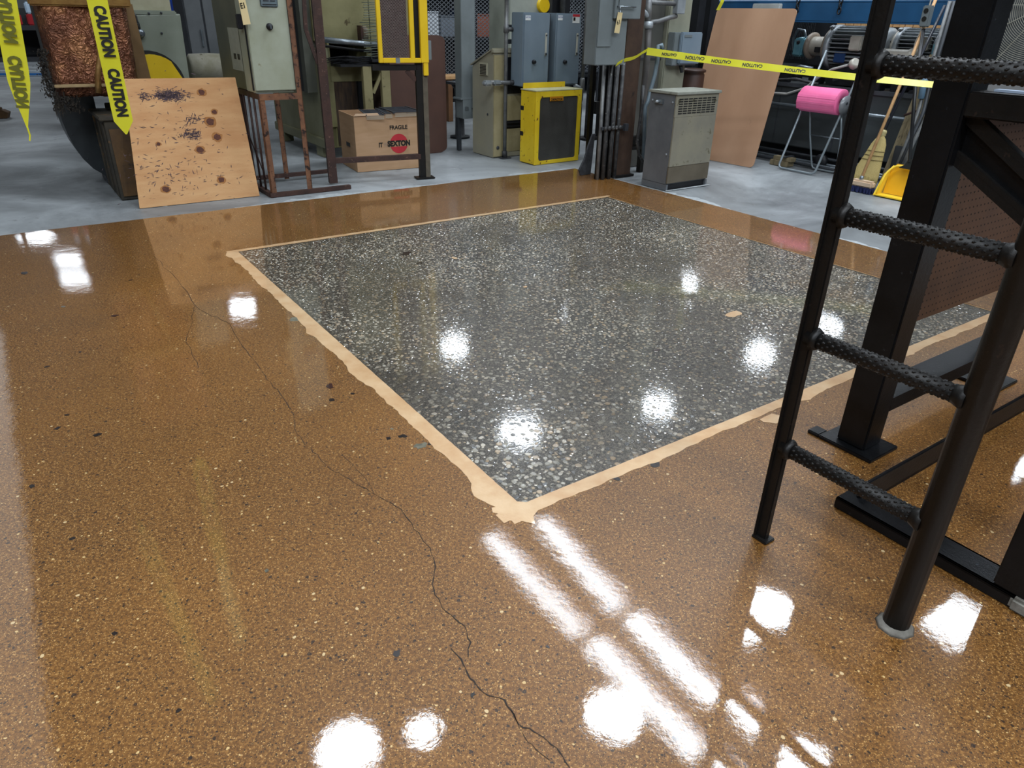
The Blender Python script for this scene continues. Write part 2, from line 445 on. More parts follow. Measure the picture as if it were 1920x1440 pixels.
# cream mortar border strips, straight inside and ragged outside
def border(a, b, wd, rag, seed, inner=.0):
    rn = random.Random(seed); a, b = Vector(a), Vector(b); d = (b-a); L_ = d.length; t = d.normalized()
    n = int(L_/.02); nrm = Vector((t.y, -t.x, 0)); vv, ff = [], []
    cur = 0
    bumps = [(rn.uniform(0, L_), rn.uniform(.02, .07), rn.uniform(.3, 1)*rag*2.6) for _ in range(int(L_*1.6))]
    for i in range(n+1):
        s_ = L_*i/n; cur = cur*.7+rn.uniform(-1, 1)*rag*.45
        ex = sum(h*math.exp(-((s_-c)/w_)**2) for c, w_, h in bumps)
        p0 = a+t*s_-nrm*(inner+rn.uniform(0, .0015)); p1 = a+t*s_+nrm*(wd+cur+ex)
        vv += [(p0.x, p0.y, .0008+.00004*seed), (p1.x, p1.y, .0008+.00004*seed)]
    for i in range(n): ff.append((2*i, 2*i+1, 2*i+3, 2*i+2))
    o = on_floor(link('mortar_border', pydata('mortar_border', vv, ff), BORDER, floor))
    so = o.modifiers.new('t', 'SOLIDIFY'); so.thickness = .0008; so.offset = -1
border(G(.006, PV+.03), G(.006, -.06), .062, .012, 5)
border(G(-.085, .006), G(PU+.03, .006), .048, .009, 8)
border(G(PU+.03, PV-.006), G(-.05, PV-.006), .042, .003, 9)
border(G(PU-.006, -.03), G(PU-.006, PV+.03), .045, .003, 10)
def blob(name, px, py, r, m, seed, asp=.7, z=.0008, n=11, parent=None, label=None):
    rn = random.Random(seed); c = fl(px, py)
    vv = []; rot = rn.uniform(0, 3)
    for k in range(n):
        q = 6.2832*k/n; rr = r*rn.uniform(.6, 1.15); x, y = rr*math.cos(q), rr*asp*math.sin(q)
        vv.append((c.x+x*math.cos(rot)-y*math.sin(rot), c.y+x*math.sin(rot)+y*math.cos(rot), z))
    o = on_floor(link(name, pydata(name, vv, [tuple(range(n))]), m, floor, label))
    so = o.modifiers.new('t', 'SOLIDIFY'); so.thickness = .0007; so.offset = -1
    return o
CHIPD = mat('dark_stain', '#17120f', '#241a18', 30, .3, wet=.5)
CHIPR = mat('dark_red_stain', '#2c1110', rough=.3, wet=1)
CHIPG = mat('grey_chip', '#4c4a40', '#7b7968', 40, .3, wet=1)
for i, (x, y, r, m_) in enumerate([(108, 803, .014, CHIPD), (183, 815, .016, CHIPD), (125, 778, .01, CHIPD), (619, 724, .022, CHIPR), (622, 750, .015, CHIPD), (661, 738, .01, CHIPD),
        (735, 804, .008, CHIPG), (756, 818, .018, CHIPD), (728, 822, .012, CHIPD), (788, 836, .026, CHIPG), (808, 831, .014, CHIPD), (1228, 869, .03, CHIPD), (1155, 897, .018, CHIPD),
        (1110, 913, .012, CHIPD), (762, 475, .045, CHIPD), (788, 493, .028, CHIPD), (560, 598, .045, CHIPG), (1232, 657, .016, CHIPR), (60, 912, .012, CHIPD), (150, 660, .008, CHIPD),
        (118, 575, .014, CHIPG), (88, 688, .012, CHIPD), (215, 592, .018, CHIPR), (245, 525, .012, CHIPD), (45, 512, .03, CHIPD), (744, 1225, .012, CHIPD), (886, 1303, .008, CHIPD),
        (1027, 1213, .006, CHIPD), (215, 1188, .009, CHIPD), (335, 1332, .008, CHIPD), (135, 1010, .009, CHIPD), (500, 1070, .008, CHIPG)]):
    blob('floor_stain', x, y, r, m_, 50+i)
blob('mortar_spot', 974, 957, .085, BORDER, 31, .75, .0013, 17)
blob('mortar_spot', 1377, 588, .062, BORDER, 4, .6, .0012)
blob('mortar_spot', 852, 484, .025, BORDER, 6, .7, .0012)
blob('mortar_spot', 985, 538, .02, BORDER, 7, .7, .0012)
blob('mortar_spot', 785, 797, .04, BORDER, 12, .7, .0014)
blob('mortar_spot', 626, 654, .035, BORDER, 13, .7, .0014)
blob('mortar_spot', 1448, 786, .05, BORDER, 14, .7, .0014)
CRACK = mat('crack_dark', '#1c1108', rough=.7)
def crack(pts, wd, seed):
    rn = random.Random(seed); P = []
    for (a, b), (c, d) in zip(pts, pts[1:]):
        k = max(2, int(math.hypot(c-a, d-b)/9))
        for i in range(k):
            t = i/k; P.append(fl(a+(c-a)*t+rn.uniform(-2.4, 2.4), b+(d-b)*t+rn.uniform(-2, 2)))
    P.append(fl(*pts[-1])); vv, ff = [], []
    for i, p in enumerate(P):
        t = (P[min(i+1, len(P)-1)]-P[max(i-1, 0)]).normalized(); n = Vector((-t.y, t.x, 0))*wd*rn.uniform(.15, .7)
        vv += [(p.x+n.x, p.y+n.y, .0006), (p.x-n.x, p.y-n.y, .0006)]
    for i in range(len(P)-1): ff.append((2*i, 2*i+1, 2*i+3, 2*i+2))
    on_floor(link('floor_crack', pydata('floor_crack', vv, ff), CRACK, floor))
crack([(548, 770), (556, 815), (620, 880), (700, 925), (751, 954), (805, 1029), (816, 1055), (809, 1096), (831, 1142), (870, 1173), (882, 1206), (878, 1232)], .0026, 1)
crack([(844, 1214), (864, 1237), (880, 1270), (906, 1299), (947, 1314), (972, 1358), (1019, 1381), (1049, 1409), (1067, 1440), (1090, 1490)], .0034, 2)
crack([(947, 1314), (990, 1390), (1030, 1425)], .0015, 8)
crack([(290, 480), (345, 540), (366, 575), (430, 608), (455, 650), (548, 770)], .0026, 3)
crack([(366, 575), (350, 640), (372, 690)], .0018, 4)
crack([(700, 925), (690, 900), (640, 850)], .0014, 6)
DUST = mat('plaster_dust', '#a6abad', '#8c9193', 22, .8, bump=.2)
def dust_band(a, b, nrm, seed):
    rn = random.Random(seed); n = 120; vv, ff = [], []; c1 = c2 = .5
    for i in range(n+1):
        c1 = min(1, max(.05, c1+rn.uniform(-.35, .35))); c2 = min(1, max(0, c2+rn.uniform(-.3, .3)))
        p = a.lerp(b, i/n); q1 = p-nrm*.02; q2 = p+nrm*(.02+.10*c1*c2)
        vv += [(q1.x, q1.y, -.0032), (q2.x, q2.y, -.0032)]
    for i in range(n): ff.append((2*i, 2*i+1, 2*i+3, 2*i+2))
    on_floor(link('dust_band', pydata('dust_band', vv, ff), DUST, floor, 'pale plaster dust along the edge of the coating'))
dust_band(Vector(G(.3, vy1)), Vector(G(uxr, vy1)), V, 3)
dust_band(Vector(G(uxr, -.5)), Vector(G(uxr, vy1)), U, 4)
for i, (x, y, r) in enumerate([(310, 388, .02), (720, 340, .04), (850, 318, .05)]):
    blob('dust_patch', x, y-2, r, DUST, 200+i, .45, -.0025, 23)

# ================================================================== LIGHTS
HB = 6.6
def ceil_at(px, py, z=HB): f = fl(px, py); q = f+(f-EYE)*(z/H); return Vector((f.x*(1+z/H), f.y*(1+z/H), z))
LAMPH = mat('lamp_housing', '#9a9da0', rough=.4, metal=.6)
def area(parent, shape, sx, sy, power, color=(.84, .92, 1), loc=(0, 0, 0)):
    l = bpy.data.lights.new('light', 'AREA'); l.shape = shape; l.size = sx
    if sy: l.size_y = sy
    l.energy = power; l.color = color
    o = bpy.data.objects.new('light', l); COL.objects.link(o); o.parent = parent; o.location = loc
    return o
def high_bay(p, r, power):
    t = thing('high_bay_lamp', 'round high bay lamp hanging from the hall ceiling', 'lamp', p, 0, 'high bay lamps overhead')
    MB().lathe((0, 0, 0), (0, 0, 1), [(.01, r+.02), (.06, r+.02), (.16, r*.55), (.3, r*.4), (.34, .05)], 20).build('reflector', LAMPH, t)
    MB().tube([(0, 0, .3), (0, 0, RH-p.z)], .012, 6).build('hanger', LAMPH, t)
    area(t, 'DISK', r*2, 0, power)
for x, y, r, pw in [(852, 650, .34, 110), (1075, 587, .25, 60), (1290, 535, .3, 70), (975, 810, .42, 150), (1178, 744, .36, 90), (1232, 763, .36, 90),
                    (1560, 608, .36, 110), (1425, 665, .36, 110), (1440, 1140, .3, 110), (1403, 1187, .14, 20), (1150, 1340, .33, 110), (655, 1405, .36, 110),
                    (792, 1370, .16, 30), (1500, 1435, .3, 90), (1880, 868, .4, 120)]:
    high_bay(ceil_at(x, y), r, pw*.66)
def strip(p, ang, ln, wd, power, label='long twin tube lamp or added fill lamp under the hall ceiling', g='tube lamps overhead'):
    t = thing('tube_or_fill_lamp', label, 'lamp', p, ang, g)
    rbox(-ln/2-.03, ln/2+.03, -wd/2-.02, wd/2+.02, .01, .09).build('housing', LAMPH, t)
    for s_ in (-1, 1): MB().tube([(s_*ln*.4, 0, .09), (s_*ln*.4, 0, RH-p.z)], .008, 6).build('hanger', LAMPH, t)
    area(t, 'RECTANGLE', ln, wd, power)
    if wd == .31: area(t, 'RECTANGLE', ln, .12, 5, (.95, .92, 1), (0, .235, .005))
for (a, b) in [((1010, 975), (1160, 1140)), ((1180, 1155), (1345, 1320)), ((1372, 1310), (1480, 1430)), ((915, 1005), (1090, 1190)), ((1110, 1205), (1310, 1415)), ((1335, 1430), (1500, 1600))]:
    A, B = ceil_at(*a, 6.9), ceil_at(*b, 6.9); d = B-A
    strip((A+B)/2, math.degrees(math.atan2(d.y, d.x)), d.length, .31, 44)
for x, y, w_, l_, z_, pw in [(68, 436, .75, .75, 4.2, 60), (128, 489, .8, .50, HB, 34), (140, 523, .8, .36, HB, 24), (455, 578, .62, .62, HB, 60)]:
    strip(ceil_at(x, y, z_), 10, w_, l_, pw, 'square panel lamp under the hall ceiling', 'panel lamps overhead')
strip(ceil_at(1768, 1150), GA+90, .9, .9, 90, 'square panel lamp under the hall ceiling', 'panel lamps overhead')
# translucent roof light running along the hall, left of the work area
sk = ceil_at(58, 980, 7.3)
t = thing('roof_light', 'long translucent roof light in the hall ceiling', 'roof light', sk-U*1.3, GA+90)
rbox(-11, 11, -1.35, -1.25, .0, .28).build('curb', LAMPH, t); rbox(-11, 11, 1.25, 1.35, .0, .28).build('curb', LAMPH, t)
area(t, 'RECTANGLE', 22, 2.4, 170, (.93, .97, 1))
# added fill lamps behind the camera, unseen, to light the scene from the front
for u, v in ((-8, -1.5), (-4.5, -3), (-1.5, -2.6), (1.5, -4), (5, -6), (-6, -7), (-1, -8), (4, -10), (8.5, -8.5)):
    p = NEAR+U*u+V*v; strip(Vector((p.x, p.y, 7.0)), GA+90, 2.4, .3, 265)

# ================================================================== THINGS
def at(u, v, z=0): return NEAR+U*u+V*v+UP*z
class Fr:
    """a thing's own frame: x along ang, y away, z up; x/z of a sight line on the plane y=const"""
    def __init__(s, name, label, cat, P, ang=GA, group=None):
        s.P = Vector((P[0], P[1], 0)); s.ang = ang; s.a = ad(ang); s.b = ad(ang+90)
        s.t = thing(name, label, cat, s.P, ang, group)
    def q(s, px, py, y=0):
        x, z = PL(s.P+s.b*y, s.ang, px, py); return x, z
    def w(s, p): d = Vector(p)-s.P; return Vector((d.dot(s.a), d.dot(s.b), p[2]))
def quad_slab(o_parent, name, pts, th, m, nrm, label=None):
    mb = MB(); A = [mb.bm.verts.new(p) for p in pts]; B = [mb.bm.verts.new(Vector(p)+Vector(nrm)*th) for p in pts]; n = len(A)
    mb.bm.faces.new(A[::-1]); mb.bm.faces.new(B)
    for i in range(n): mb.bm.faces.new((A[i], A[(i+1) % n], B[(i+1) % n], B[i]))
    return mb.build(name, m, o_parent, label)
def bolt(parent, p, r=.008, axis=(0, -1, 0), m=None, name='bolt'):
    return MB().lathe(p, axis, [(0, r), (.005, r), (.008, r*.6)], 6).build(name, m or DGREY, parent)

# ---------------------------------------------------------------- ladder with bar rungs
f = Fr('steel_ladder', 'black steel ladder with studded round rungs standing on the wet floor', 'ladder', fl(1427, 1008), -54.4)
LW = .40; t = f.t
MB().box(-.016, .016, -.008, .014, 0, 2.3, .003).box(-.018, -.010, -.018, .0, 0, 2.3, .003).build('rail', BLACK, t)
MB().tube([(LW, 0, 0), (LW, 0, 2.3)], .031, 16).build('rail', BLACK, t)
MB().box(-.02, .03, -.02, .022, 0, .008, .002).build('foot', BLACK, t)
MB().lathe((LW, 0, 0), (0, 0, 1), [(0, .046), (.006, .04), (.014, .033)], 9).build('foot_mortar', mat('grey_mortar', '#7e7a72', '#5b574f', 20, .8, bump=.5), t, 'rough grey mortar at the rail foot')
def rung(z):
    mb = MB(); r = .019
    mb.tube([(0, 0, z), (LW, 0, z)], r, 18)
    n = 30
    for i in range(n):
        x = .03+(LW-.055)*i/(n-1)
        for k in range(9):
            q = 2*math.pi*(k+.5*(i % 2))/9; c = Vector((x, math.cos(q)*r, z+math.sin(q)*r)); nn = Vector((0, math.cos(q), math.sin(q))); tt = Vector((0, -nn.z, nn.y))
            base = [c+Vector((1, 0, 0))*.0052*a-nn*.001+tt*.0036*b for a, b in ((-1, 0), (-.3, -1), (.7, -1), (1, 0), (.3, 1), (-.7, 1))]
            top = [c+Vector((1, 0, 0))*.0024*a+nn*.0022+tt*.0016*b for a, b in ((-1, 0), (-.3, -1), (.7, -1), (1, 0), (.3, 1), (-.7, 1))]
            A = [mb.bm.verts.new(p) for p in base]; B = [mb.bm.verts.new(p) for p in top]; mb.bm.faces.new(B)
            for j in range(6): mb.bm.faces.new((A[j], A[(j+1) % 6], B[(j+1) % 6], B[j]))
    mb.lathe((.0, 0, z), (1, 0, 0), [(.02, .030), (.03, .025), (.034, .021)], 14)
    mb.lathe((LW-.045, 0, z), (1, 0, 0), [(.0, .021), (.012, .025), (.03, .031)], 14)
    return mb
for z in (.312, .632, .936, 1.247, 1.56, 1.87): rung(z).build('rung', BLACK, t)

# ---------------------------------------------------------------- machine stand behind the ladder
f = Fr('machine_stand', 'black welded steel stand with base plates, channel feet and pegboard side behind the ladder', 'stand', fl(1607, 832), GA)
t = f.t; ZT = 2.2
pc = .052
MB().box(-pc, pc, -pc, pc, .012, ZT, .006).build('post', BLACK2, t)
MB().box(-.085, .085, -.10, .10, 0, .014, .003).box(-.085, -.03, .10, .145, 0, .014, .003).build('base_plate', BLACK2, t)
RX = .93
MB().box(RX-.04, RX+.04, -.04, .04, .012, 1.12, .006).build('post', BLACK2, t)
MB().box(RX-.09, RX+.09, -.09, .09, 0, .014, .003).build('base_plate', BLACK2, t)
MB().box(pc, RX-.04, -.05, .05, .178, .192).box(pc, RX-.04, -.05, -.04, .14, .178).build('lower_rail', BLACK2, t)
# pegboard, with its holes
xh0, xh1, zh0, zh1 = pc+.005, 1.9, .415, 1.10
mb = MB(); mb.box(xh0, xh1, .02, .028, zh0, zh1); mb.build('pegboard', PEG, t, 'dark brown perforated board')
mb = MB()
ix = 0
xx = xh0+.03
while xx < 1.75:
    zz = zh0+.02
    while zz < zh1-.01:
        c = Vector((xx, .0196, zz)); v_ = [mb.bm.verts.new(c+Vector((math.cos(a)*.0034, 0, math.sin(a)*.0034))) for a in [k*math.pi/3 for k in range(6)]]
        mb.bm.faces.new(v_); zz += .0254
    xx += .0254
o = mb.build('peg_hole', mat('hole_black', '#050404', rough=1), t); o['kind'] = 'stuff'
MB().box(pc, 1.9, -.05, .05, 1.10, 1.165, .004).build('top_beam', BLACK, t)
MB().box(-.05, .05, -1.5, -pc, 1.10, 1.165, .004).box(.0, 1.9, -.16, -.05, 1.158, 1.166).build('top_beam', BLACK, t)
MB().box(.0, .03, -.7, -.09, 1.166, 1.172).build('film_strip', WHT_STRIP, t, 'pale blue strip along the top edge')
# diagonal brace towards the viewer: two angles and a web
F2 = Fr.__new__(Fr); F2.P = f.P; F2.ang = GA-90; F2.a = ad(GA-90); F2.b = ad(GA)
def yz(px, py): s_, z_ = PL(F2.P, GA-90, px, py); return s_, z_
a0, a1 = yz(1806, 192), yz(1960, 338); b0, b1 = yz(1792, 280), yz(1960, 430)
def ext(p, q, k): return (p[0]+(q[0]-p[0])*k, p[1]+(q[1]-p[1])*k)
a1, b1 = ext(a0, a1, 2.6), ext(b0, b1, 2.6)
for p, q in ((a0, a1), (b0, b1)):
    MB().beam((0, -p[0], p[1]), (0, -q[0], q[1]), .035, .012, side=(1, 0, 0)).beam((-.014, -p[0], p[1]-.012), (-.014, -q[0], q[1]-.012), .006, .036, side=(1, 0, 0)).build('brace', BLACK, t)
quad_slab(t, 'gusset_plate', [(0.004, -a0[0], a0[1]), (0.004, -a1[0], a1[1]), (0.004, -b1[0], b1[1]), (0.004, -b0[0], b0[1])], .006, BLACK2, (1, 0, 0))

# ---------------------------------------------------------------- channel base frame with upright (in front of it)
f = Fr('channel_base_frame', 'black channel steel base on the floor with an upright at its near end', 'frame', fl(1562, 950), -55)
t = f.t; L1 = PL(f.P, -55, 1893, 1168)[0]
MB().box(0, L1, 0, .012, 0, .038, .003).box(0, L1, 0, .10, .026, .038, .003).box(0, L1, .088, .10, 0, .038, .003).build('base_channel', BLACK2, t)
MB().box(.035, .047, .05, 1.6, .0, .085, .003).box(.0, .047, .05, 1.6, .0, .012).build('cross_bar', BLACK2, t)
MB().box(L1-.07, L1+.03, .005, .105, .038, 2.2, .005).build('upright', BLACK2, t)
MB().box(L1-.02, L1+.04, -.01, .11, 0, .04, .008).build('mortar_lump', mat('grey_mortar', '#7e7a72', '#5b574f', 20, .8, bump=.5), t)
def seated(z): pass

# ---------------------------------------------------------------- plywood leaning on the crate
B0, B1 = fl(262, 391), fl(487, 367); base_dir = (B1-B0).normalized()
LEAN = .2; HP = .87
ln_dir = (V*LEAN+UP*HP); pn = base_dir.cross(ln_dir).normalized()
def on_ply(px, py): d = ray(px, py); k = (B0-EYE).dot(pn)/d.dot(pn); return EYE+d*k
T0, T1 = on_ply(230, 148), on_ply(441, 145)
pn = -pn if pn.dot(V) < 0 else pn
PLY = mat('rough_plywood', '#c79a6a', '#b98758', 3, .75, stretch=(1, 1, 5), spots='#5a4136', ssc=22, sth=.645, bump=.2, bsc=60)
t = thing('plywood_sheet', 'square knotty plywood sheet leaning on a dark crate at the coating edge', 'plywood', B0, 0)
q = quad_slab(t, 'sheet', [B0-B0, B1-B0, T1-B0, T0-B0], .014, PLY, pn)
KN = mat('dark_knot', '#5f2f1c', '#43200f', 60, .7); KR = mat('knot_ring', '#a5713f', '#94602f', 60, .8)
SM = mat('dark_smear', '#3a2c30', '#54424a', 50, .8)
bx_ = base_dir; by_ = bx_.cross(pn).normalized(); by_ = by_ if by_.z > 0 else -by_
def on_sheet(px, py, r, m_, nm, asp=.8, seed=1, n=12, lift=.0006, th=.0006):
    rn = random.Random(seed+px); c = on_ply(px, py)-B0-pn*lift; pts = []
    for k in range(n):
        a = 6.2832*k/n; rr = r*rn.uniform(.85, 1.12); pts.append(c+bx_*rr*math.cos(a)+by_*rr*asp*math.sin(a))
    return quad_slab(t, nm, pts, th, m_, pn)
for px, py, r in ((378, 173, .023), (402, 210, .018), (394, 228, .032), (407, 257, .028), (375, 281, .026), (297, 270, .014), (415, 337, .024), (311, 355, .026)):
    on_sheet(px, py, r*1.55, KR, 'knot_ring', .8, 3, 14, .0006); on_sheet(px, py, r, KN, 'knot', .85, 5, 12, .0012)
rn = random.Random(5)
def smear(cx, cy, wx, wy, k):
    mb = MB()
    for i in range(k):
        px = rn.gauss(cx, wx); py = rn.gauss(cy, wy); c = on_ply(px, py)-B0-pn*.0009; a = rn.uniform(-.5, .5)+(0 if rn.random() < .7 else 1.3); l_ = rn.uniform(.006, .022); w_ = rn.uniform(.001, .0035)
        d1 = bx_*math.cos(a)+by_*math.sin(a); d2 = bx_*-math.sin(a)+by_*math.cos(a)
        mb.bm.faces.new([mb.bm.verts.new(c+d1*l_*i1+d2*w_*j1) for i1, j1 in ((-1, 0), (0, -1), (1, 0), (0, 1))])
    o = mb.build('smear', SM, t); o['kind'] = 'stuff'
smear(318, 179, 17, 5, 420); smear(270, 182, 5, 4, 40); smear(360, 252, 11, 5, 130); smear(365, 225, 9, 6, 50); smear(330, 330, 50, 14, 70); smear(340, 290, 60, 50, 150)

# crate beneath
f = Fr('steel_crate', 'dark dented metal crate behind the leaning plywood', 'crate', fl(232, 380)+V*.07, GA)
t = f.t; ch = f.q(214, 226)[1]; ch = min(max(ch, .5), .64)
CR = mat('scorched_crate', '#2a2721', '#3d362a', 6, .7, .1, .4, 40, '#6b4e2a', 8, .6)
OAK = mat('oily_brown_panel', '#5d4220', '#3f2c18', 5, .6, 0, .2, 60, '#1f1812', 10, .6)
cd = .60
MB().box(0, .7, .012, cd, 0, ch, .004).build('body', CR, t)
MB().box(.02, .68, 0, .012, .03, ch-.06).build('front_panel', OAK, t)
for y in (.05, .3, .55): MB().box(-.012, 0, y, y+.03, .02, ch-.02, .003).build('rib', CR, t)
MB().box(-.03, .72, -.01, cd+.02, ch, ch+.025, .005).build('rim', CR, t)
mb = MB(); rn = random.Random(8)
for i in range(14):
    x, y = rn.uniform(.05, .6), rn.uniform(.05, .5); mb.box(x, x+rn.uniform(.04, .12), y, y+rn.uniform(.03, .1), ch+.026, ch+.026+rn.uniform(.008, .05), .004)
tag(mb.build('scrap_pile', mat('grey_scrap', '#4a4942', '#65635a', 12, .8, bump=.5), None), 'small heap of grey crumbled scrap on the dark crate', 'scrap')
sp = bpy.data.objects['scrap_pile']; sp.location = f.P; sp.rotation_euler = (0, 0, R(GA)); sp['kind'] = 'stuff'

# ---------------------------------------------------------------- foil wrapped duct and its elbow
f = Fr('foil_wrapped_duct', 'copper foil wrapped duct with torn sooty insulation at its lower edge', 'duct', at(-.35, 5.0), GA)
t = f.t
def foil():
    m, nt, b = base_mat('crumpled_copper_foil'); co = coords(nt); L = nt.links.new
    c = ramp(nt, noise(nt, co, 3.5, 5, .65), [(.3, '#5c3a2c'), (.5, '#80523a'), (.6, '#9a6a46'), (.72, '#77645f')])
    L(c, b.inputs['Base Color']); b.inputs['Metallic'].default_value = .6; b.inputs['Roughness'].default_value = .4
    v = N(nt, 'ShaderNodeTexVoronoi'); v.inputs['Scale'].default_value = 30; v.feature = 'DISTANCE_TO_EDGE'
    mp = N(nt, 'ShaderNodeMapping'); L(co, mp.inputs[0])
    mp.inputs['Rotation'].default_value = (.3, .6, .2); mp.inputs['Scale'].default_value = (1, 1, .45)
    n = N(nt, 'ShaderNodeTexNoise'); n.inputs['Scale'].default_value = 6; L(co, n.inputs['Vector'])
    mx = mixc(nt, .45, mp.outputs[0], n.outputs['Color']); L(mx, v.inputs['Vector'])
    bp = N(nt, 'ShaderNodeBump'); bp.inputs['Strength'].default_value = .9; bp.inputs['Distance'].default_value = .02; L(v.outputs[0], bp.inputs['Height'])
    bp2 = N(nt, 'ShaderNodeBump'); bp2.inputs['Strength'].default_value = .8; bp2.inputs['Distance'].default_value = .01; L(noise(nt, co, 30, 4, .7), bp2.inputs['Height']); L(bp.outputs[0], bp2.inputs['Normal'])
    L(bp2.outputs[0], b.inputs['Normal']); return m
FOIL = foil()
me = bpy.data.meshes.new('wrap'); bm = bmesh.new(); rn = random.Random(4)
# wrinkled skin: front, curving in under at the bottom
nx, nz = 40, 44; grid = []
for j in range(nz+1):
    row = []
    for i in range(nx+1):
        s_ = i/nx; z = 2.1-(2.1-.73)*j/nz
        x0_ = -.27-.0*z; x1_ = .30+.03*(z-.8)
        x = x0_+(x1_-x0_)*s_; y = .0+.05*max(0, (.85-z)/.12)**1.5+.10*max(0, .08-s_)/.08+.08*max(0, s_-.93)/.07
        y += .012*math.sin(9*s_+7*z)+rn.uniform(-.006, .006)-(.012 if abs(s_-.55-.12*math.sin(3*z)) < .03 else 0)
        row.append(bm.verts.new((x, y, z+rn.uniform(-.004, .004))))
    grid.append(row)
for j in range(nz):
    for i in range(nx): bm.faces.new((grid[j][i], grid[j+1][i], grid[j+1][i+1], grid[j][i+1])).smooth = True
bm.to_mesh(me); bm.free(); o = link('foil_wrap', me, FOIL, t); so = o.modifiers.new('t', 'SOLIDIFY'); so.thickness = .02; so.offset = -1
MB().box(-.25, .27, .06, .75, .78, 2.1, .02).build('duct_body', mat('grey_galvanised', '#5b5d5c', '#484a49', 5, .5, .5), t)
MB().box(-.30, .34, -.03, .02, 1.325, 1.40, .01).build('band', mat('gold_brown_band', '#8a6a35', '#6d4b22', 8, .4, .5, .3), t, 'golden brown band round the duct')
MB().box(-.27, .26, -.012, .004, .80, .822, .004).build('tape_seam', mat('tan_seam_tape', '#9b8560', '#86704e', 10, .5), t)
pts = [(.10, -.02, 1.32), (.085, -.028, 1.15), (.06, -.03, 1.0), (.02, -.034, .88), (.0, -.03, .76)]
MB().tube(pts, .014, 8, r2=.022).build('twisted_seam', mat('gold_seam', '#a5834f', '#7e5c34', 14, .35, .6, .4), t)
mb = MB(); rn = random.Random(9)
for i in range(900):
    z = rn.uniform(.66, 1.06) if rn.random() < .75 else rn.uniform(.64, .74)
    x = -.285+rn.gauss(0, .018)-.02*math.sin(9*z)+(rn.uniform(0, .14) if z < .74 else 0); c = Vector((x, rn.uniform(-.0, .08), z)); r = rn.uniform(.004, .013)
    ps = [mb.bm.verts.new(c+Vector((rn.uniform(-1, 1), rn.uniform(-1, 1), rn.uniform(-2, 1)))*r) for _ in range(4)]
    for a_, b_, c_ in ((0, 1, 2), (0, 2, 3), (0, 3, 1), (1, 3, 2)): mb.bm.faces.new((ps[a_], ps[b_], ps[c_]))
for i in range(14):
    x = rn.uniform(-.3, -.22); z = rn.uniform(.58, .68); mb.tube([(x, .03, z+.1), (x+rn.uniform(-.02, .02), .02, z)], .006, 5, r2=.001)
o = mb.build('torn_insulation', mat('sooty_fibre', '#191613', '#332c24', 30, 1, bump=1), t); o['kind'] = 'stuff'

f = Fr('duct_elbow', 'dark grey curved sheet metal elbow under the foil wrapped duct', 'duct', at(-.35, 5.5), GA)
prof = [f.q(*p) for p in ((108, 176), (111, 205), (117, 228), (127, 252), (140, 276), (156, 298), (175, 316), (196, 328), (212, 338))]
rx_ = f.q(212, 338)[0]
poly = prof+[(rx_, .78), (prof[0][0], .78)]
MB().prism(poly, (0, .0, 0), (1, 0, 0), (0, 0, 1), (0, .4, 0)).build('elbow', mat('dark_galvanised', '#2f3336', '#3d4245', 3, .4, .5, .05), f.t)
MB().box(rx_-.04, rx_, .05, .35, 0, prof[-1][1]+.04, .004).build('foot', DGREY, f.t)
for k in range(1, 8, 2):
    p = prof[k]; bolt(f.t, (p[0]+.03, -.001, p[1]), .006)
f = Fr('cardboard_flap', 'narrow brown cardboard panel standing behind the foil wrapped duct', 'cardboard', at(-.03, 5.42), GA)
quad_slab(f.t, 'panel', [(-.03, 0, 0), (.17, 0, 0), (.10, .0, 1.35), (.0, .0, 1.35)], .01, mat('aged_cardboard', '#80643f', '#6d5233', 4, .8), (0, 1, 0))

# ---------------------------------------------------------------- blower behind the plywood
f = Fr('blower_housing', 'grey green blower housing with yellow belt guard behind the plywood', 'blower', at(.6, 5.9), GA)
t = f.t
poly = [f.q(*p) for p in ((232, 215), (235, 28), (336, 26))]+[f.q(355, 142), (f.q(355, 142)[0]+.02, .0), (-.55, .0)]
poly = [(-.55, 0), f.q(355, 142)[:1]+(0,), f.q(355, 142), f.q(338, 26), f.q(235, 28)]
BLW = mat('grey_green_enamel', '#7f8578', '#6f7567', 3, .45, 0, .05, 60, '#55564a', 14, .7)
MB().prism(poly, (0, 0, 0), (1, 0, 0), (0, 0, 1), (0, .55, 0)).build('housing', BLW, t, bev=.01)
cx, cz = f.q(283, 150)[0], f.q(283, 150)[1]-.04; rr = f.q(283, 94)[1]-cz
arc = [(cx+rr*math.cos(R(a)), cz+rr*math.sin(R(a))) for a in range(0, 181, 12)]
MB().prism(arc, (0, -.035, 0), (1, 0, 0), (0, 0, 1), (0, .035, 0)).build('guard_rim', DARK, t)
arc = [(cx+.02+(rr-.03)*math.cos(R(a))*1.02, cz+(rr-.03)*math.sin(R(a))) for a in range(50, 181, 10)]+[(cx-rr+.03, cz-.3), (cx+rr*1.2, cz-.3), (cx+rr*1.0, cz)]
MB().prism(arc, (0, -.06, 0), (1, 0, 0), (0, 0, 1), (0, .026, 0)).build('belt_guard', YEL, t)
z0 = f.q(290, 27)[1]
MB().box(f.q(240, 20)[0], f.q(325, 20)[0], .05, .5, z0, z0+.55, .03).build('upper_casing', mat('cream_casing', '#a39f86', '#8e8a70', 4, .5), t)
MB().box(f.q(232, 20)[0], f.q(330, 20)[0], .0, .53, z0-.01, z0+.03, .008).build('flange', BLW, t)
p0 = f.q(232, 18); p1 = f.q(262, 62); p2 = f.q(248, 30)
MB().tube([(p0[0], -.03, p0[1]), (p0[0]+.04, -.05, p0[1]+.01), (p2[0]+.02, -.06, p2[1]), (p1[0]-.01, -.06, p1[1]+.06), (p1[0], -.05, p1[1]+.02)], .008, 8).build('cable', DARKCON, t)
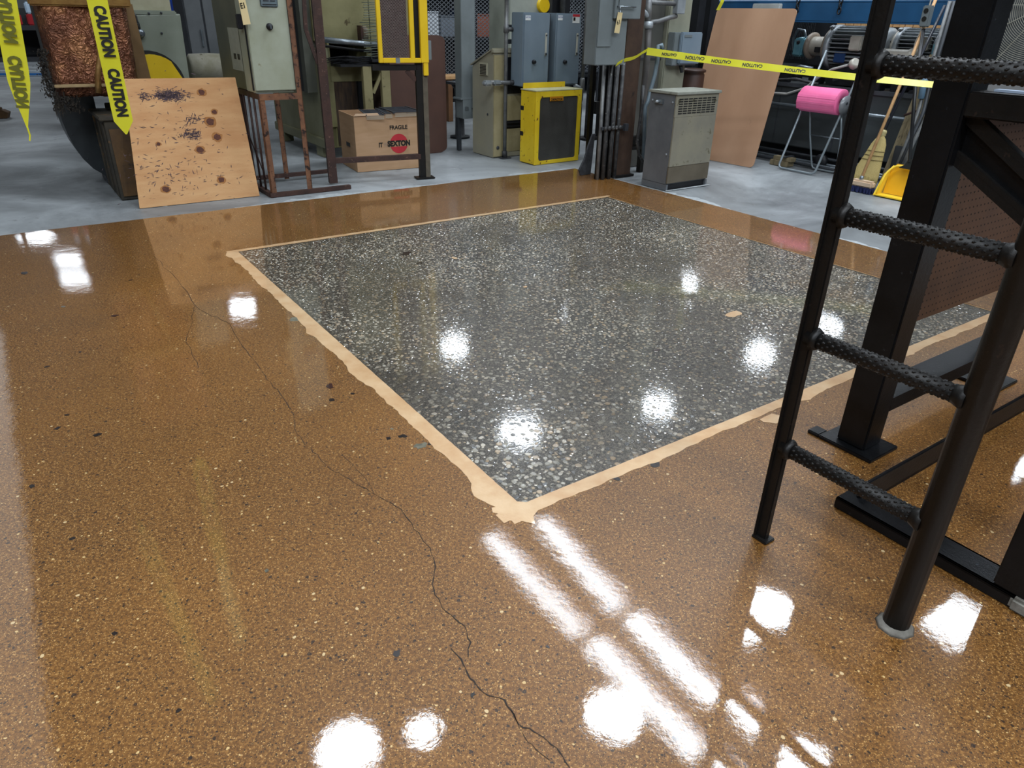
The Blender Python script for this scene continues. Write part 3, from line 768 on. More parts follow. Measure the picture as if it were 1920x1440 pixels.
MB().lathe((p1[0], -.0, p1[1]), (0, -1, 0), [(0, .035), (.05, .035), (.06, .03), (.075, .012)], 16).build('sensor_head', CHROME, t)
MB().lathe((p1[0]-.01, -.03, p1[1]+.03), (0, 0, 1), [(0, .022), (.05, .018), (.06, .01)], 10).build('sensor_cap', DARK, t)
for px, py in ((279, 25), (302, 24), (303, 62)): x, z = f.q(px, py); bolt(t, (x, -.002, z), .01)
# insulated pipe stub
f = Fr('wrapped_pipe', 'thick pipe stub in dusty white insulation beside the electrical cabinet', 'pipe', at(1.02, 6.2), GA)
x0, z1 = f.q(357, 112); x1, _ = f.q(415, 120)
INS = mat('dusty_insulation', '#8f8c80', '#76725f', 5, .9, 0, .6, 30, '#56523f', 9, .62)
MB().lathe((f.q(358, 125)[0], .1, f.q(358, 125)[1]-.02), (1, 0, 0), [(0, .10), (.02, .125), (.2, .13), (.4, .12), (.55, .12)], 20).build('insulation', INS, f.t)
MB().box(x0, x0+.4, 0, .25, 0, f.q(390, 145)[1], .02).build('block_base', mat('tan_firebrick', '#8a8266', '#75694d', 4, .8, bump=.3), f.t)
# lockers and blue tarp far behind
f = Fr('steel_locker', 'tall dark grey two-door steel locker far behind the blower', 'locker', at(1.3, 9.2), GA)
x0 = f.q(352, 60)[0]; x1 = f.q(425, 60)[0]; xm = f.q(386, 60)[0]
MB().box(x0, x1, .03, .6, 0, 2.2).build('body', DGREY, f.t)
LK = mat('grey_locker_door', '#5a5d5f', '#4d5052', 3, .45)
for a_, b_ in ((x0, xm), (xm, x1)):
    MB().box(a_+.012, b_-.012, 0, .03, .06, 2.1, .004).build('door', LK, f.t)
    MB().box(b_-.07, b_-.05, -.03, 0, .9, 1.1, .004).build('handle', CHROME, f.t)
f = Fr('blue_tarpaulin', 'bright blue tarpaulin bundle far behind the blower housing', 'tarpaulin', at(.75, 10.3), GA)
x0 = f.q(312, 20)[0]; x1 = f.q(352, 20)[0]
mb = MB(); rn = random.Random(2)
for i in range(6): mb.box(x0+(x1-x0)*i/6, x0+(x1-x0)*(i+1)/6+.02, rn.uniform(0, .05), .3, .9, 1.9-rn.uniform(0, .2), .015)
mb.build('sheet', mat('blue_sheet', '#123a9c', '#1c4fb8', 5, .5), f.t)
MB().box(x0, x1, -.02, .3, f.q(340, 58)[1]-.06, f.q(340, 45)[1]).build('yellow_edge', YEL, f.t)
MB().box(x0+.03, x1-.03, .05, .25, 0, .9).build('trestle', DARK, f.t)
# far left: dark rack with red and pale containers; kerb with blue line; wood offcut
f = Fr('storage_rack', 'dark rack holding red and pale blue containers beyond the hanging tape', 'rack', at(-1.9, 9.0), GA)
xa, xb = f.q(0, 60)[0]-1.2, f.q(88, 60)[0]
zb = f.q(60, 116)[1]
for x in (xa, (xa+xb)/2, xb-.05): MB().box(x, x+.05, 0, .6, 0, 1.32).build('upright', DARK, f.t)
for z in (zb, 1.08): MB().box(xa, xb, 0, .6, z, z+.05).build('shelf', DARK, f.t)
MB().box(xa, xb, .55, .6, zb, 1.30).build('back_sheet', DARK, f.t)
REDC = mat('red_container', '#a11a22', '#7e1118', 5, .3); PALE = mat('pale_blue_container', '#b4c4d2', '#95a9bb', 5, .4)
for i, (a_, b_) in enumerate(((27, 42), (52, 66))):
    x0, z0_ = f.q(a_, 40, .02); x1, _ = f.q(b_, 40, .02); z1_ = f.q(a_, 26, .02)[1]
    t2 = thing('container', ('red based pale container on the dark rack, nearer the tape', 'red based pale container on the dark rack, nearer the foil duct')[i], 'container', f.P, GA, 'containers on the dark rack')
    MB().box(x0, x1, .02, .2, 1.13, z1_, .01).build('base', REDC, t2)
    MB().box(x0+.01, x1-.01, .03, .19, z1_, z1_+.12, .012).build('body', PALE, t2)
o = rbox(-2.2, .9, 0, .35, 0, .10).build('concrete_kerb', mat('white_kerb', '#a8b4bc', '#98a4ac', 4, .6))
o.location = fl(90, 143); o.rotation_euler = (0, 0, R(GA-18)); tag(o, 'low white concrete kerb with a blue line on the floor past the duct', 'kerb')
b2 = rbox(-2.2, .9, -.004, 0, .02, .06).build('blue_line', mat('blue_line_paint', '#2470b8', rough=.5), o)
f = Fr('wood_offcut', 'rough brown wood offcut on the floor at the far left edge of the photo', 'wood', fl(8, 222), 20)
MB().prism([(-.25, 0), (.03, 0), (.06, .07), (.0, .1), (-.25, .13)], (0, 0, 0), (1, 0, 0), (0, 0, 1), (0, .15, 0)).build('block', OAK, f.t)
MB().box(-.27, -.02, .02, .12, .1, .13, .004).build('splinter', OAK, f.t)

# ---------------------------------------------------------------- electrical cabinet on rusty stand
f = Fr('cabinet_stand', 'rusty angle iron stand carrying the pale green cabinet', 'stand', fl(511, 369), GA)
t = f.t; W = .30; D = .56; ZC = .765
def leg(x, y, z1, m_, flip=1):
    return MB().box(x, x+.04*flip, y, y+.006, 0.012, z1).box(x, x+.006*flip, y, y+.04, 0.012, z1).build('leg', m_, t)
leg(0, 0, ZC, RUST); leg(W+.035, 0, 2.0, RUST, -1); leg(W+.03, D, ZC, RUST, -1); leg(0, D, ZC, DRUST)
MB().box(0, W, -.004, .002, ZC-.045, ZC).build('top_rail', RUST, t)
MB().box(-.004, .002, 0, D, ZC-.04, ZC).build('top_rail', DRUST, t)
MB().box(0, W+.03, D, D+.006, ZC-.04, ZC).build('top_rail', DRUST, t)
MB().box(-.02, W+.36, -.03, .012, 0, .03).build('base_angle', DRUST, t)
MB().box(-.025, .015, 0, D+.03, 0, .03).build('base_angle', DRUST, t)
MB().box(0, W+.4, D-.02, D+.02, 0.03, .06).build('base_angle', DRUST, t)
for y in (.15, .28, .42): MB().tube([(.0, y, .03), (0, y, ZC-.03)], .009, 8).build('side_bar', DRUST, t)
MB().beam((.005, .12, .12), (.005, .45, .42), .02, .004, side=(0, 1, 0)).build('side_brace', DRUST, t)
f = Fr('electrical_cabinet', 'pale green electrical cabinet with switch knob on the rusty stand', 'cabinet', f.P, GA)
t = f.t
MB().box(-.01, W-.01, .03, .26, ZC+.004, 2.0, .004).build('front_case', GREENGREY, t)
MB().box(-.004, W+.0, .26, .95, ZC+.004, 2.0, .006).build('rear_case', OLIVE, t)
MB().box(-.014, W-.004, .012, .03, ZC+.02, 1.96, .005).build('door', GREENGREY, t)
MB().box(-.018, -.01, .06, .075, ZC+.02, 2.0).build('door_seam', DARK, t)
x, z = f.q(506, 50)
MB().lathe((x, .012, z), (0, -1, 0), [(0, .024), (.01, .024), (.012, .018), (.03, .017), (.032, .01)], 18).build('switch_knob', DARK, t)
MB().box(x-.004, x+.004, -.026, -.018, z-.014, z+.016).build('knob_pointer', CHROME, t)
x0, z0 = f.q(489, 13); x1, _ = f.q(521, 5)
MB().box(x0, x1, -.0, .012, z0, z0+.13, .006).build('speaker_grille', mat('steel_plate', '#6c7a80', '#5a676c', 8, .4, .3), t)
mb = MB()
for i in range(4):
    for k in (0, 1): mb.box(x0+.015+.006*i+(.05 if k else 0), x1-.012-.008*i-(0 if k else .045), -.003, .0, z0+.014+.024*i, z0+.020+.024*i)
mb.build('grille_slots', DARK, t)
s0, z0 = PL(f.P, GA+90, 462, 135); s1, z1 = PL(f.P, GA+90, 437, 52)
MB().box(-.0062, -.004, .30, .58, z0, z1).build('notice', mat('faded_notice', '#8f9181', '#9a9a8a', 20, .6), t, 'faded printed notice')
MB().box(-.0075, -.0062, .34, .40, z0+.08, z0+.12).box(-.0075, -.0062, .44, .50, z0+.08, z0+.12).build('notice_print', DARK, t)
rt_ = mat('side_latch_black', '#1d1e24', rough=.5)
MB().box(-.05, -.014, .10, .15, 1.20, 1.30, .006).build('latch', rt_, t)
tg = thing('paper_tag', 'manila paper tag hung on the edge of the pale green cabinet', 'tag', f.P, GA)
x, z = f.q(456, 20, -.03)
q = quad_slab(tg, 'card', [(x-.022, -.06, z-.09), (x+.04, -.03, z-.085), (x+.02, -.03, z+.12), (x-.035, -.06, z+.12)], .0015, OFFW, (0, -1, 0))
text('E1', .05, INK, tg, 'lettering', (x-.003, -.049, z+.03), (R(90), R(-8), R(26)), bold=.001)

# ---------------------------------------------------------------- furnace body behind
f = Fr('beige_furnace', 'big stained beige furnace body with slot opening behind the dark guard post', 'furnace', fl(615, 298), GA)
t = f.t
S1 = mat('furnace_side', '#8b8a70', '#777658', 2, .5, 0, .05, 50, '#4a4330', 6, .68)
MB().box(0, .12, 0, 1.55, .10, 1.02, .006).build('side_panel', S1, t)
MB().box(-.02, .02, -.01, 1.56, .10, .19, .006).build('base_trim', S1, t)
for y in (.12, 1.3): MB().box(0, .1, y, y+.18, 0, .10).build('foot', S1, t)
MB().box(0, .36, .0, .06, .10, .85, .005).build('front_panel', BEIGE, t)
MB().box(.0, .13, -.012, .0, .3, .86, .003).build('front_stile', BEIGE, t)
MB().box(.10, .62, -.02, .03, .72, .86, .005).build('slot_sill', BEIGE, t)
MB().box(.10, .12, .0, .5, .86, 1.07).box(.50, .56, .0, .5, .78, 1.07).build('slot_cheek', BEIGE, t)
MB().box(.10, .52, .45, .5, .86, 1.07).build('slot_back', mat('slot_black', '#060607', rough=.9), t)
MB().box(-.0, 1.08, .05, 1.5, 1.07, 2.3, .01).build('upper_shell', BEIGE, t)
MB().box(.60, 1.08, .7, 1.5, 0.1, 1.07).build('rear_body', mat('brown_body', '#3a2c26', '#2c221e', 3, .7), t)
MB().box(-.10, .04, .10, .2, .62, 2.3).box(-.10, -.02, .42, .54, .62, 2.3).build('corner_column', mat('grey_green_column', '#4f5148', '#414339', 3, .5), t)
MB().box(-.09, -.08, .2, .42, 0.62, 2.3).build('column_web', DARK, t)
a_ = f.q(608, 74, -.12); b_ = f.q(708, 86, -.12)
MB().tube([(a_[0]-.03, -.12, a_[1]), (b_[0]+.3, -.12, b_[1]-.02)], .026, 14).build('roller', CHROME, t)
MB().tube([(a_[0]-.05, -.06, a_[1]-.05), (b_[0]+.1, -.06, b_[1]-.07)], .012, 8).build('roller_bar', DARK, t)
# stained boards and posts below the slot
for x0, x1, m_, nm in ((.13, .36, mat('charred_board', '#4a3826', '#2c211a', 6, .8, 0, .4, 40, stretch=(8, 8, 1)), 'board'), (.38, .50, DARK, 'recess')):
    MB().box(x0, x1, -.005, .02, .12, .72).build(nm, m_, t)
WB = mat('beige_post', '#8d8560', '#776e4c', 4, .6, 0, .1, 60, '#4d452e', 9, .62)
for pxa, pxb, pya in ((683, 699, 127), (717, 733, 127)):
    xa, _ = f.q(pxa, 170, -.2); xb, _ = f.q(pxb, 170, -.2)
    MB().box(xa, xb, -.2, -.15, .02, .87, .003).build('post', WB, t)
MB().beam(((f.q(700, 160, -.19)[0]), -.175, .62), (f.q(718, 135, -.19)[0], -.175, .82), .03, .02).build('post_brace', WB, t)
MB().box(.56, 1.08, .02, .06, .10, .84).build('brown_panel', mat('umber_panel', '#4a352c', '#3d2b24', 4, .7), t)
x, z = f.q(683, 65, -.02)
MB().lathe((x, -.03, z-.04), (0, 0, 1), [(0, .035), (.09, .035), (.1, .03), (.115, .012)], 14).build('clamp_cap', mat('tan_cap', '#8d836f', '#5e4a3b', 9, .5), t)
MB().box(x-.05, x-.03, -.06, .03, z-.08, z+.08).build('clamp_bracket', DRUST, t)

# wire racks stacked
WIRE = mat('dark_wire', '#3d443a', '#565d4e', 20, .5, .4)
f2 = Fr('wire_rack', 'upright rack of stubby wires beside the yellow framed screen', 'rack', f.P, GA)
x, _ = f.q(693, 60, -.2); mb = MB(); rn = random.Random(6)
for xx in (x+.005, x+.09): mb.tube([(xx, -.2, .93), (xx, -.2, 1.9)], .004, 5)
z = .95
while z < 1.9:
    mb.tube([(x-.05-rn.uniform(0, .03), -.2+rn.uniform(-.05, .05), z), (x+.16, -.2, z+rn.uniform(-.006, .02))], .0035, 5); z += .021
mb.build('wires', WIRE, f2.t)['kind'] = 'stuff'
MB().box(x-.01, x+.17, -.24, -.12, .905, .93).build('rack_foot', DARK, f2.t)
f2 = Fr('wire_bundle', 'tangle of black wires lying in front of the furnace slot', 'wires', f.P, GA)
mb = MB()
for i in range(46):
    xa = f.q(rn.uniform(622, 700), 105, -.1)[0]; z = rn.uniform(.885, .945); mb.tube([(xa-.05, -.02-rn.uniform(0, .1), z), (xa+.1, -.1-rn.uniform(0, .1), z+rn.uniform(-.01, .02)), (xa+.26, -.15, z+rn.uniform(-.012, .012))], .004, 4)
o = mb.build('wires', DARK, f2.t); o['kind'] = 'stuff'
MB().box(.14, .62, -.2, .0, .862, .884).build('tray', DARK, f2.t)

# ---------------------------------------------------------------- dark guard frame with yellow screen
gp, gq = fl(628, 345), fl(800, 334); gd = gq-gp; gang = math.degrees(math.atan2(gd.y, gd.x)); GL = gd.length
f = Fr('guard_frame', 'dark rusty angle iron guard frame with two posts beside the cardboard box', 'frame', gp, gang)
t = f.t
MB().box(-.045, .025, -.01, 0, .01, 2.1).box(-.045, -.035, 0, .05, .01, 2.1).build('post', DRUST, t)
MB().beam((-.07, .02, 2.0), (-.11, .02, 1.2), .03, .03).beam((-.11, .02, 1.2), (-.04, .02, .95), .03, .03).build('bent_bar', DRUST, t)
MB().box(GL-.06, GL-.005, .0, .04, .012, 2.1).build('post', BLACK, t)
MB().box(GL-.005, GL+.038, -.006, .034, .012, .87).build('post_face', mat('grey_brown_angle', '#5e5648', '#4b4438', 12, .7, .1, .2), t)
MB().box(GL-.1, GL+.07, -.04, .07, 0, .012, .003).build('base_plate', BLACK, t)
MB().box(.02, GL-.05, -.012, .03, .172, .215).build('lower_rail', DRUST, t)
MB().box(.4, GL-.05, -.0, .03, .90, .945).build('upper_rail', BLACK, t)
MB().beam((GL-.06, .01, .82), (GL-.14, .01, .9), .04, .008).build('gusset', DRUST, t)
f = Fr('yellow_screen', 'yellow framed expanded metal screen fixed high on the dark guard frame', 'screen', gp, gang)
t = f.t; y0 = -.03
xl, zb = f.q(711, 118, y0); xr, _ = f.q(804, 118, y0); xi0, _ = f.q(771, 100, y0); xi1, _ = f.q(778, 100, y0); xo, _ = f.q(789, 100, y0)
MB().box(xl, xl+.034, y0-.006, y0+.03, zb, 2.0, .003).build('stile', YEL, t)
MB().box(xo, xr, y0-.006, y0+.03, zb, 2.0, .003).build('stile', YEL, t)
MB().box(xi0-.005, xi1, y0-.006, y0+.03, zb+.03, 2.0, .003).build('stile', YEL, t)
MB().box(xl+.034, xo, y0-.006, y0+.03, zb, zb+.036, .003).build('bottom_rail', YEL, t)
MB().box(xl+.14, xl+.175, y0-.009, y0+.032, zb-.003, zb+.036).build('rail_clip', GREY, t)
MB().box(GL-.0, GL+.042, y0, y0+.03, zb-.1, zb+.01, .003).build('bracket', YEL, t)
MB().box(xr, xr+.03, y0+.01, y0+.02, zb+.02, zb+.17, .003).build('hinge_plate', GREY, t)
mesh_part('expanded_mesh', diamond(None, xl+.036, xi0-.006, zb+.04, 1.9, .013, .022, .0028, .002, y0+.01), mat('pinkish_mesh', '#8c7c78', '#9a8d88', 20, .5, .3), t, .002)
MB().box(xl+.04, xi0, y0+.10, y0+.14, zb, 1.9).build('brush_pad', mat('dark_red_brush', '#2c1f1e', '#41302c', 30, .9, 0, .8, 80), t)

# ---------------------------------------------------------------- SEXTON cardboard box with grids on top
bp0, bp1 = fl(671, 323), fl(800, 313); bd = bp1-bp0; bang = math.degrees(math.atan2(bd.y, bd.x))
f = Fr('cardboard_box', 'open brown cardboard box printed FRAGILE and SEXTON standing under the guard frame', 'box', bp0, bang)
t = f.t; BWd = bd.length; bz = f.q(664, 218)[1]; BD = .48
for nm, b_ in (('front_panel', (0, BWd, 0, .006, 0, bz)), ('back_panel', (0, BWd, BD-.006, BD, 0, bz)), ('side_panel', (0, .006, .006, BD-.006, 0, bz)), ('side_panel', (BWd-.006, BWd, .006, BD-.006, 0, bz)), ('bottom_panel', (.006, BWd-.006, .006, BD-.006, 0.001, .008))):
    rbox(*b_).build(nm, CARD, t)
rbox(0.02, BWd-.02, .02, BD-.02, .01, bz-.1).build('packed_contents', CARDIN, t)
MB().prism([(0, 0), (.24, 0), (.225, .02), (.02, .02)], (0, -.001, bz), (1, 0, 0), (0, 0, 1), (0, -.012, -.0)).build('flap', mat('pale_card_edge', '#c4a587', rough=.8), t)
rbox(-.004, 0, .18, .29, .20, .235).build('hand_hole', DARK, t)
x, z = f.q(747, 239); text('FRAGILE', .050, INK, t, 'lettering', (x, -.0012, z), (R(90), 0, 0), sx=.95, bold=.0014)
x, z = f.q(748, 269); r = .105*.62
zc = z; mb = MB()
for s_ in (1, -1):
    pts = [(r*math.cos(a), s_*(r*math.sin(a))) for a in [R(k) for k in range(18, 163, 9)]]
    mb.prism([(x+p[0]*1.35, zc+p[1]*1.35) for p in pts], (0, -.001, 0), (1, 0, 0), (0, 0, 1), (0, -.0006, 0))
mb.build('round_emblem', RED, t, 'red disc split by a lettering band')
text('SEXTON', .066, INK, t, 'lettering', (x, -.0022, z), (R(90), 0, 0), sx=.88, bold=.0036)
x2, _ = f.q(716, 270)
text('IT', .056, INK, t, 'lettering', (x2-.012, -.0014, z-.006), (R(90), 0, 0), sx=.8, bold=.002)
text('W', .052, mat('grey_print', '#8d7a6b', rough=.7), t, 'lettering', (x2+.038, -.0014, z-.006), (R(90), 0, 0), sx=.7)
GRID = mat('grey_grid_metal', '#3c3f45', '#51555c', 12, .5, .4)
for i, (xa, xb, ya, ang_) in enumerate(((.10, .26, .03, -9), (.28, .36, .02, -7), (.37, .64, .0, 0))):
    g_ = thing('wire_grid', ('narrow dark metal grid sliding into the open box', 'thin dark metal strip grid in the middle of the box top', 'wide dark metal grid lying across the box top')[i], 'grid',
               bp0+ad(bang)*(xa+.02)+ad(bang+90)*.01+UP*(bz+.006+.006*i), bang+ang_)
    wd = xb-xa
    me_ = diamond(None, 0, wd, 0, .42, .016, .014, .0035, .003)
    me_.transform(Matrix(((1, 0, 0, 0), (0, 0, 1, 0), (0, -1, 0, 0), (0, 0, 0, 1))))
    mesh_part('grid_mesh', me_, GRID, g_, .004)
    for xx in (0, wd): MB().box(xx-.005, xx+.005, -.03, .42, -.003, .005).build('grid_rim', GRID, g_)
    mesh_part('drooping_edge', diamond(None, 0, wd, -.035, 0, .016, .012, .003, .003), mat('pale_mesh_edge', '#a9a292', rough=.5), g_, .002, (0, -.03, 0))

# brown board, fence, bench, clutter behind
f = Fr('brown_board', 'dark brown hardboard with rounded corners standing behind the cardboard box', 'board', fl(834, 285), GA)
x1 = 0; zt = f.q(832, 66)[1]
MB().prism(rrect(-.60, 0, .0, zt, .05), (0, 0, 0), (1, 0, 0), (0, 0, 1), (0, .012, 0)).build('board', BRBOARD, f.t)
MB().prism(rrect(-.58, .04, .01, zt-.01, .05), (0, .016, 0), (1, 0, 0), (0, 0, 1), (0, .01, 0)).build('backing_board', BRBOARD, f.t)
f = Fr('mesh_fence', 'grey expanded metal fence standing behind the disconnect boxes', 'fence', at(3, 8.2), GA)
t = f.t; xa, zb = f.q(803, 140); xb, _ = f.q(1125, 120)
mesh_part('fence_mesh', diamond(None, xa, xb, zb, 2.4, .07, .05, .010, .003), mat('grey_fence_wire', '#7d8287', '#686d72', 5, .5, .5), t, .004)
for x in (xa, f.q(958, 60)[0], f.q(1050, 60)[0], xb): MB().box(x-.02, x+.02, 0, .04, 0, 2.4).build('fence_post', DGREY, t)
MB().box(xa, xb, 0, .03, zb-.03, zb).build('bottom_rail', DGREY, t)
f = Fr('work_bench', 'wooden topped work bench behind the brown hardboard', 'bench', at(3.1, 7.7), GA)
t = f.t; xa, zt = f.q(800, 143); xb, _ = f.q(868, 143); zt = f.q(850, 143)[1]
MB().box(xa, xb+.5, 0, .42, zt-.04, zt, .004).build('bench_top', WOOD, t)
for x in (f.q(842, 170)[0], xb+.4): MB().box(x, x+.07, .02, .09, 0, zt-.04).box(x, x+.07, .32, .39, 0, zt-.04).build('leg', mat('brown_wood_leg', '#6e4b2c', '#5a3c23', 5, .6), t)
MB().box(xa, xb+.4, .3, .34, .22, .28).build('stretcher', DARK, t)
f = Fr('black_pedestal', 'black cast pedestal by the foot of the grey square column', 'pedestal', at(3.05, 6.4), GA)
x, z = f.q(861, 150)
MB().lathe((x, 0, 0), (0, 0, 1), [(0, .12), (.02, .12), (.03, .06), (.3, .05), (.55, .06), (.58, .09), (.6, .09)], 16).build('column', DARK, f.t)
MB().box(x-.12, x+.12, -.12, .12, .6, .63).build('top_plate', DGREY, f.t)
# shelf of goods behind the fence
f = Fr('storage_shelving', 'crowded dark steel shelving behind the mesh fence', 'shelving', at(3, 10.2), GA)
t = f.t; xa, _ = f.q(790, 80); xb, _ = f.q(1150, 80)
for x in np.linspace(xa, xb, 5): MB().box(x-.03, x+.03, 0, .6, 0, 2.6).build('upright', DARK, t)
for z in (.3, .95, 1.7, 2.4): MB().box(xa, xb, 0, .6, z, z+.04).build('shelf', DARK, t)
MB().box(xa, xb, .62, .66, 0, 2.6).build('back_sheet', mat('blue_black_sheet', '#23272e', '#30353d', 2, .6), t)
cols = ['#2b3a55', '#b5c3d3', '#8a4a34', '#30343a', '#59606a', '#8a939c', '#1d2c4a', '#3e4248', '#c8cdd2', '#6f7780']
desc = ['navy', 'pale blue', 'orange', 'charcoal', 'slate', 'silver grey', 'dark blue', 'dull black', 'white', 'mid grey']
rn = random.Random(12)
for si, z in ((1, .99), (2, 1.74)):
    x = xa+.06; order = list(range(10)); rn.shuffle(order)
    for ci in order:
        wd = rn.uniform(.22, .42); h = rn.uniform(.25, .5)
        if x+wd > xb-.1: break
        bxm = mat('carton_'+desc[ci].replace(' ', '_'), cols[ci], rough=.5)
        o = thing('storage_bin', desc[ci]+(' lidded bin on the middle' if si == 1 else ' lidded bin on the upper')+' shelf behind the mesh fence', 'bin', f.P, GA, 'bins on the shelving behind the fence')
        MB().box(x, x+wd-.04, .05, .45, z+.002, z+h, .01).build('tub', bxm, o)
        MB().box(x-.008, x+wd-.032, .04, .46, z+h, z+h+.02, .004).build('lid', bxm, o)
        x += wd

# ---------------------------------------------------------------- grey square column + junction box
f = Fr('square_wireway', 'grey square steel wireway column ending in a junction box above the floor', 'wireway', at(3.16, 5.5), GA)
t = f.t
xl, _ = f.q(865, 120); xr, _ = f.q(891, 120); zb = f.q(880, 184)[1]; zc = f.q(880, 222)[1]
MB().box(xl, xr, 0, .13, zb, 2.2, .004).build('duct', GREY, t)
MB().box(xl-.02, xr+.02, -.012, .15, zb-.012, zb+.004).build('flange', GREY, t)
x2 = f.q(906, 200)[0]
MB().prism([(xl+.01, zc), (x2, zc), (x2, zb-.06), (x2-.05, zb-.012), (xl+.01, zb-.012)], (0, -.01, 0), (1, 0, 0), (0, 0, 1), (0, .15, 0)).build('junction_box', GREY, t, bev=.003)
MB().box(xl+.03, xl+.075, -.016, -.01, (zb+zc)/2-.02, (zb+zc)/2+.02, .002).build('latch', CHROME, t)
for x, z in ((x2-.01, zb-.07), (x2-.01, zc+.01), (xl+.12, zc+.1)): bolt(t, (x, -.012, z), .008)
MB().box(xl+.01, xl+.05, .1, .14, 0, zc).build('support_leg', DGREY, t)

# ---------------------------------------------------------------- beige slant-top cabinet
f = Fr('slant_top_cabinet', 'cream grey slant topped cabinet with louvre vent behind the conduit', 'cabinet', fl(924, 296), GA)
t = f.t; DD = .40
z1 = 1.01; zb_ = .84
side = [(0, 0), (DD, 0), (DD, .88), (.0, 1.03)]
MB().prism([(0, 0), (DD, 0), (DD, .86), (.02, 1.03), (0, 1.0)], (0, 0, 0), (0, 1, 0), (0, 0, 1), (.42, 0, 0)).build('body', BEIGE2, t, bev=.004)
MB().box(-.015, .52, -.02, .02, 1.0, 1.03, .003).build('top_trim', BEIGE2, t)
quad_slab(t, 'slant_top', [(-.015, 0, 1.03), (.52, 0, 1.03), (.52, DD+.02, .865), (-.015, DD+.02, .865)], .012, BEIGE2, (0, 0, 1))
CRM = mat('cream_front', '#a59a78', '#8f8562', 5, .5, 0, .05, 60, '#6e4b2c', 20, .7)
MB().box(.0, .13, -.016, 0, .01, .98, .003).build('front_stile', CRM, t)
MB().box(.15, .5, -.006, 0, .05, .60, .002).build('lower_panel', CRM, t)
MB().box(.14, .5, -.010, -.0, .62, .96, .002).build('upper_recess', DARK, t)
MB().box(.13, .5, -.03, 0, .335, .345).box(.13, .5, -.03, 0, .30, .31).box(.13, .5, -.008, 0, .28, .36).build('slot_rail', DARK, t)
s0, zz0 = PL(f.P, GA+90, 915, 142); s1, zz1 = PL(f.P, GA+90, 903, 117)
MB().box(-.012, 0, s0-.0, s1+.03, zz0, zz1, .003).build('vent', mat('cream_vent', '#a8a48f', rough=.5), t)
for k in range(7): MB().box(-.016, -.011, s0+.02, s1+.01, zz0+.012+k*(zz1-zz0-.02)/7, zz0+.018+k*(zz1-zz0-.02)/7).build('louvre', DARK, t)
bolt(t, (-.0, .1, .42), .012, (-1, 0, 0)); bolt(t, (.05, -.016, .1), .02)

# conduit with fittings
f = Fr('vertical_conduit', 'dusty vertical conduit with couplings in front of the slant topped cabinet', 'conduit', fl(941, 295)-V*.05, GA)
t = f.t
MB().tube([(0, 0, 0), (0, 0, 2.2)], .019, 14).build('pipe', CONDUIT, t)
MB().box(-.05, .06, -.04, .04, 0, .008).build('foot_plate', DGREY, t)
MB().lathe((0, 0, .01), (0, 0, 1), [(0, .028), (.06, .028), (.065, .02)], 14).build('collar', DARKCON, t)
z = f.q(943, 55)[1]; MB().lathe((0, 0, z-.03), (0, 0, 1), [(0, .027), (.06, .027), (.065, .02), (.3, .02), (.31, .028), (.42, .028)], 14).build('coupling', CONDUIT, t)
MB().tube([(0, -.01, z), (.10, -.0, z)], .02, 12).build('side_nipple', DARKCON, t)
z = f.q(940, 155)[1]
MB().tube([(-.24, 0, z+.01), (-.02, -.03, z), (.1, -.03, z)], .02, 12).build('cross_pipe', CONDUIT, t)
for xx in (-.23, -.12):
    MB().box(xx-.045, xx+.045, -.055, .02, z-.022, z+.026, .014).build('pull_elbow', ALU, t)
MB().tube([(.03, -.03, z), (.13, -.03, z)], .024, 12).build('rubber_sleeve', DARK, t)

# ---------------------------------------------------------------- disconnect boxes
for i, (pa, pb, lab) in enumerate(((980, 1029, 'blue grey disconnect box with side flange, next to the conduit'), (1041, 1087, 'blue grey disconnect box with red topped sticker, next to the dark pole'))):
    f = Fr('disconnect_box', lab, 'electrical box', fl(980, 300), GA, 'pair of disconnect boxes')
    t = f.t; xa = f.q(pa, 90)[0]; xb = f.q(pb, 90)[0]; zt = 1.36; zb = f.q(1000, 162)[1] if i == 0 else f.q(1060, 160)[1]
    MB().box(xa, xb, 0, .20, zb, zt, .006).build('case', BLUEGREY, t)
    MB().box(xa+.008, xb-.006, -.01, 0, zb+.012, zt-.012, .004).build('door', BLUEGREY, t)
    hx_, hz = f.q((1022 if i == 0 else 1080), 85)
    MB().box(hx_-.012, hx_+.012, -.018, -.01, hz-.09, hz+.11, .003).build('hasp', mat('cream_hasp', '#b1b1a6', rough=.4), t)
    bolt(t, (hx_, -.018, hz-.075), .012); bolt(t, (hx_, -.018, hz+.09), .008)
    kx, kz = f.q((999 if i == 0 else 1057), 116)
    MB().lathe((kx, -.01, kz), (0, -1, 0), [(0, .02), (.012, .02), (.02, .016), (.03, .015)], 12).build('latch_knob', DARK, t)
    sx0, sz0 = f.q((984 if i == 0 else 1045), 38); sx1, sz1 = f.q((994 if i == 0 else 1054), 29)
    MB().box(sx0, sx1, -.0115, -.01, sz0, sz1).build('sticker', WHITE, t)
    text('EATON', .022, mat('blue_print', '#1c3f88', rough=.5), t, 'lettering', ((sx0+sx1)/2, -.0118, sz1-.016), (R(90), 0, 0), sx=.75)
    if i == 1:
        sx0, sz0 = f.q(1072, 43); sx1, sz1 = f.q(1086, 27)
        MB().box(sx0, sx1, -.0115, -.01, sz0, sz1).build('sticker', WHITE, t)
        MB().box(sx0, sx1, -.0125, -.0115, sz1-.022, sz1).build('sticker_band', RED, t)
        MB().box(sx0+.01, sx0+.035, -.0125, -.0115, sz0+.02, sz0+.05).build('sticker_symbol', INK, t)
f = Fr('box_support', 'dark steel support behind the pair of disconnect boxes', 'support', fl(980, 300)+V*.25, GA)
MB().box(.28, .33, -.2, -.02, .74, 1.35).build('upright', DGREY, f.t)
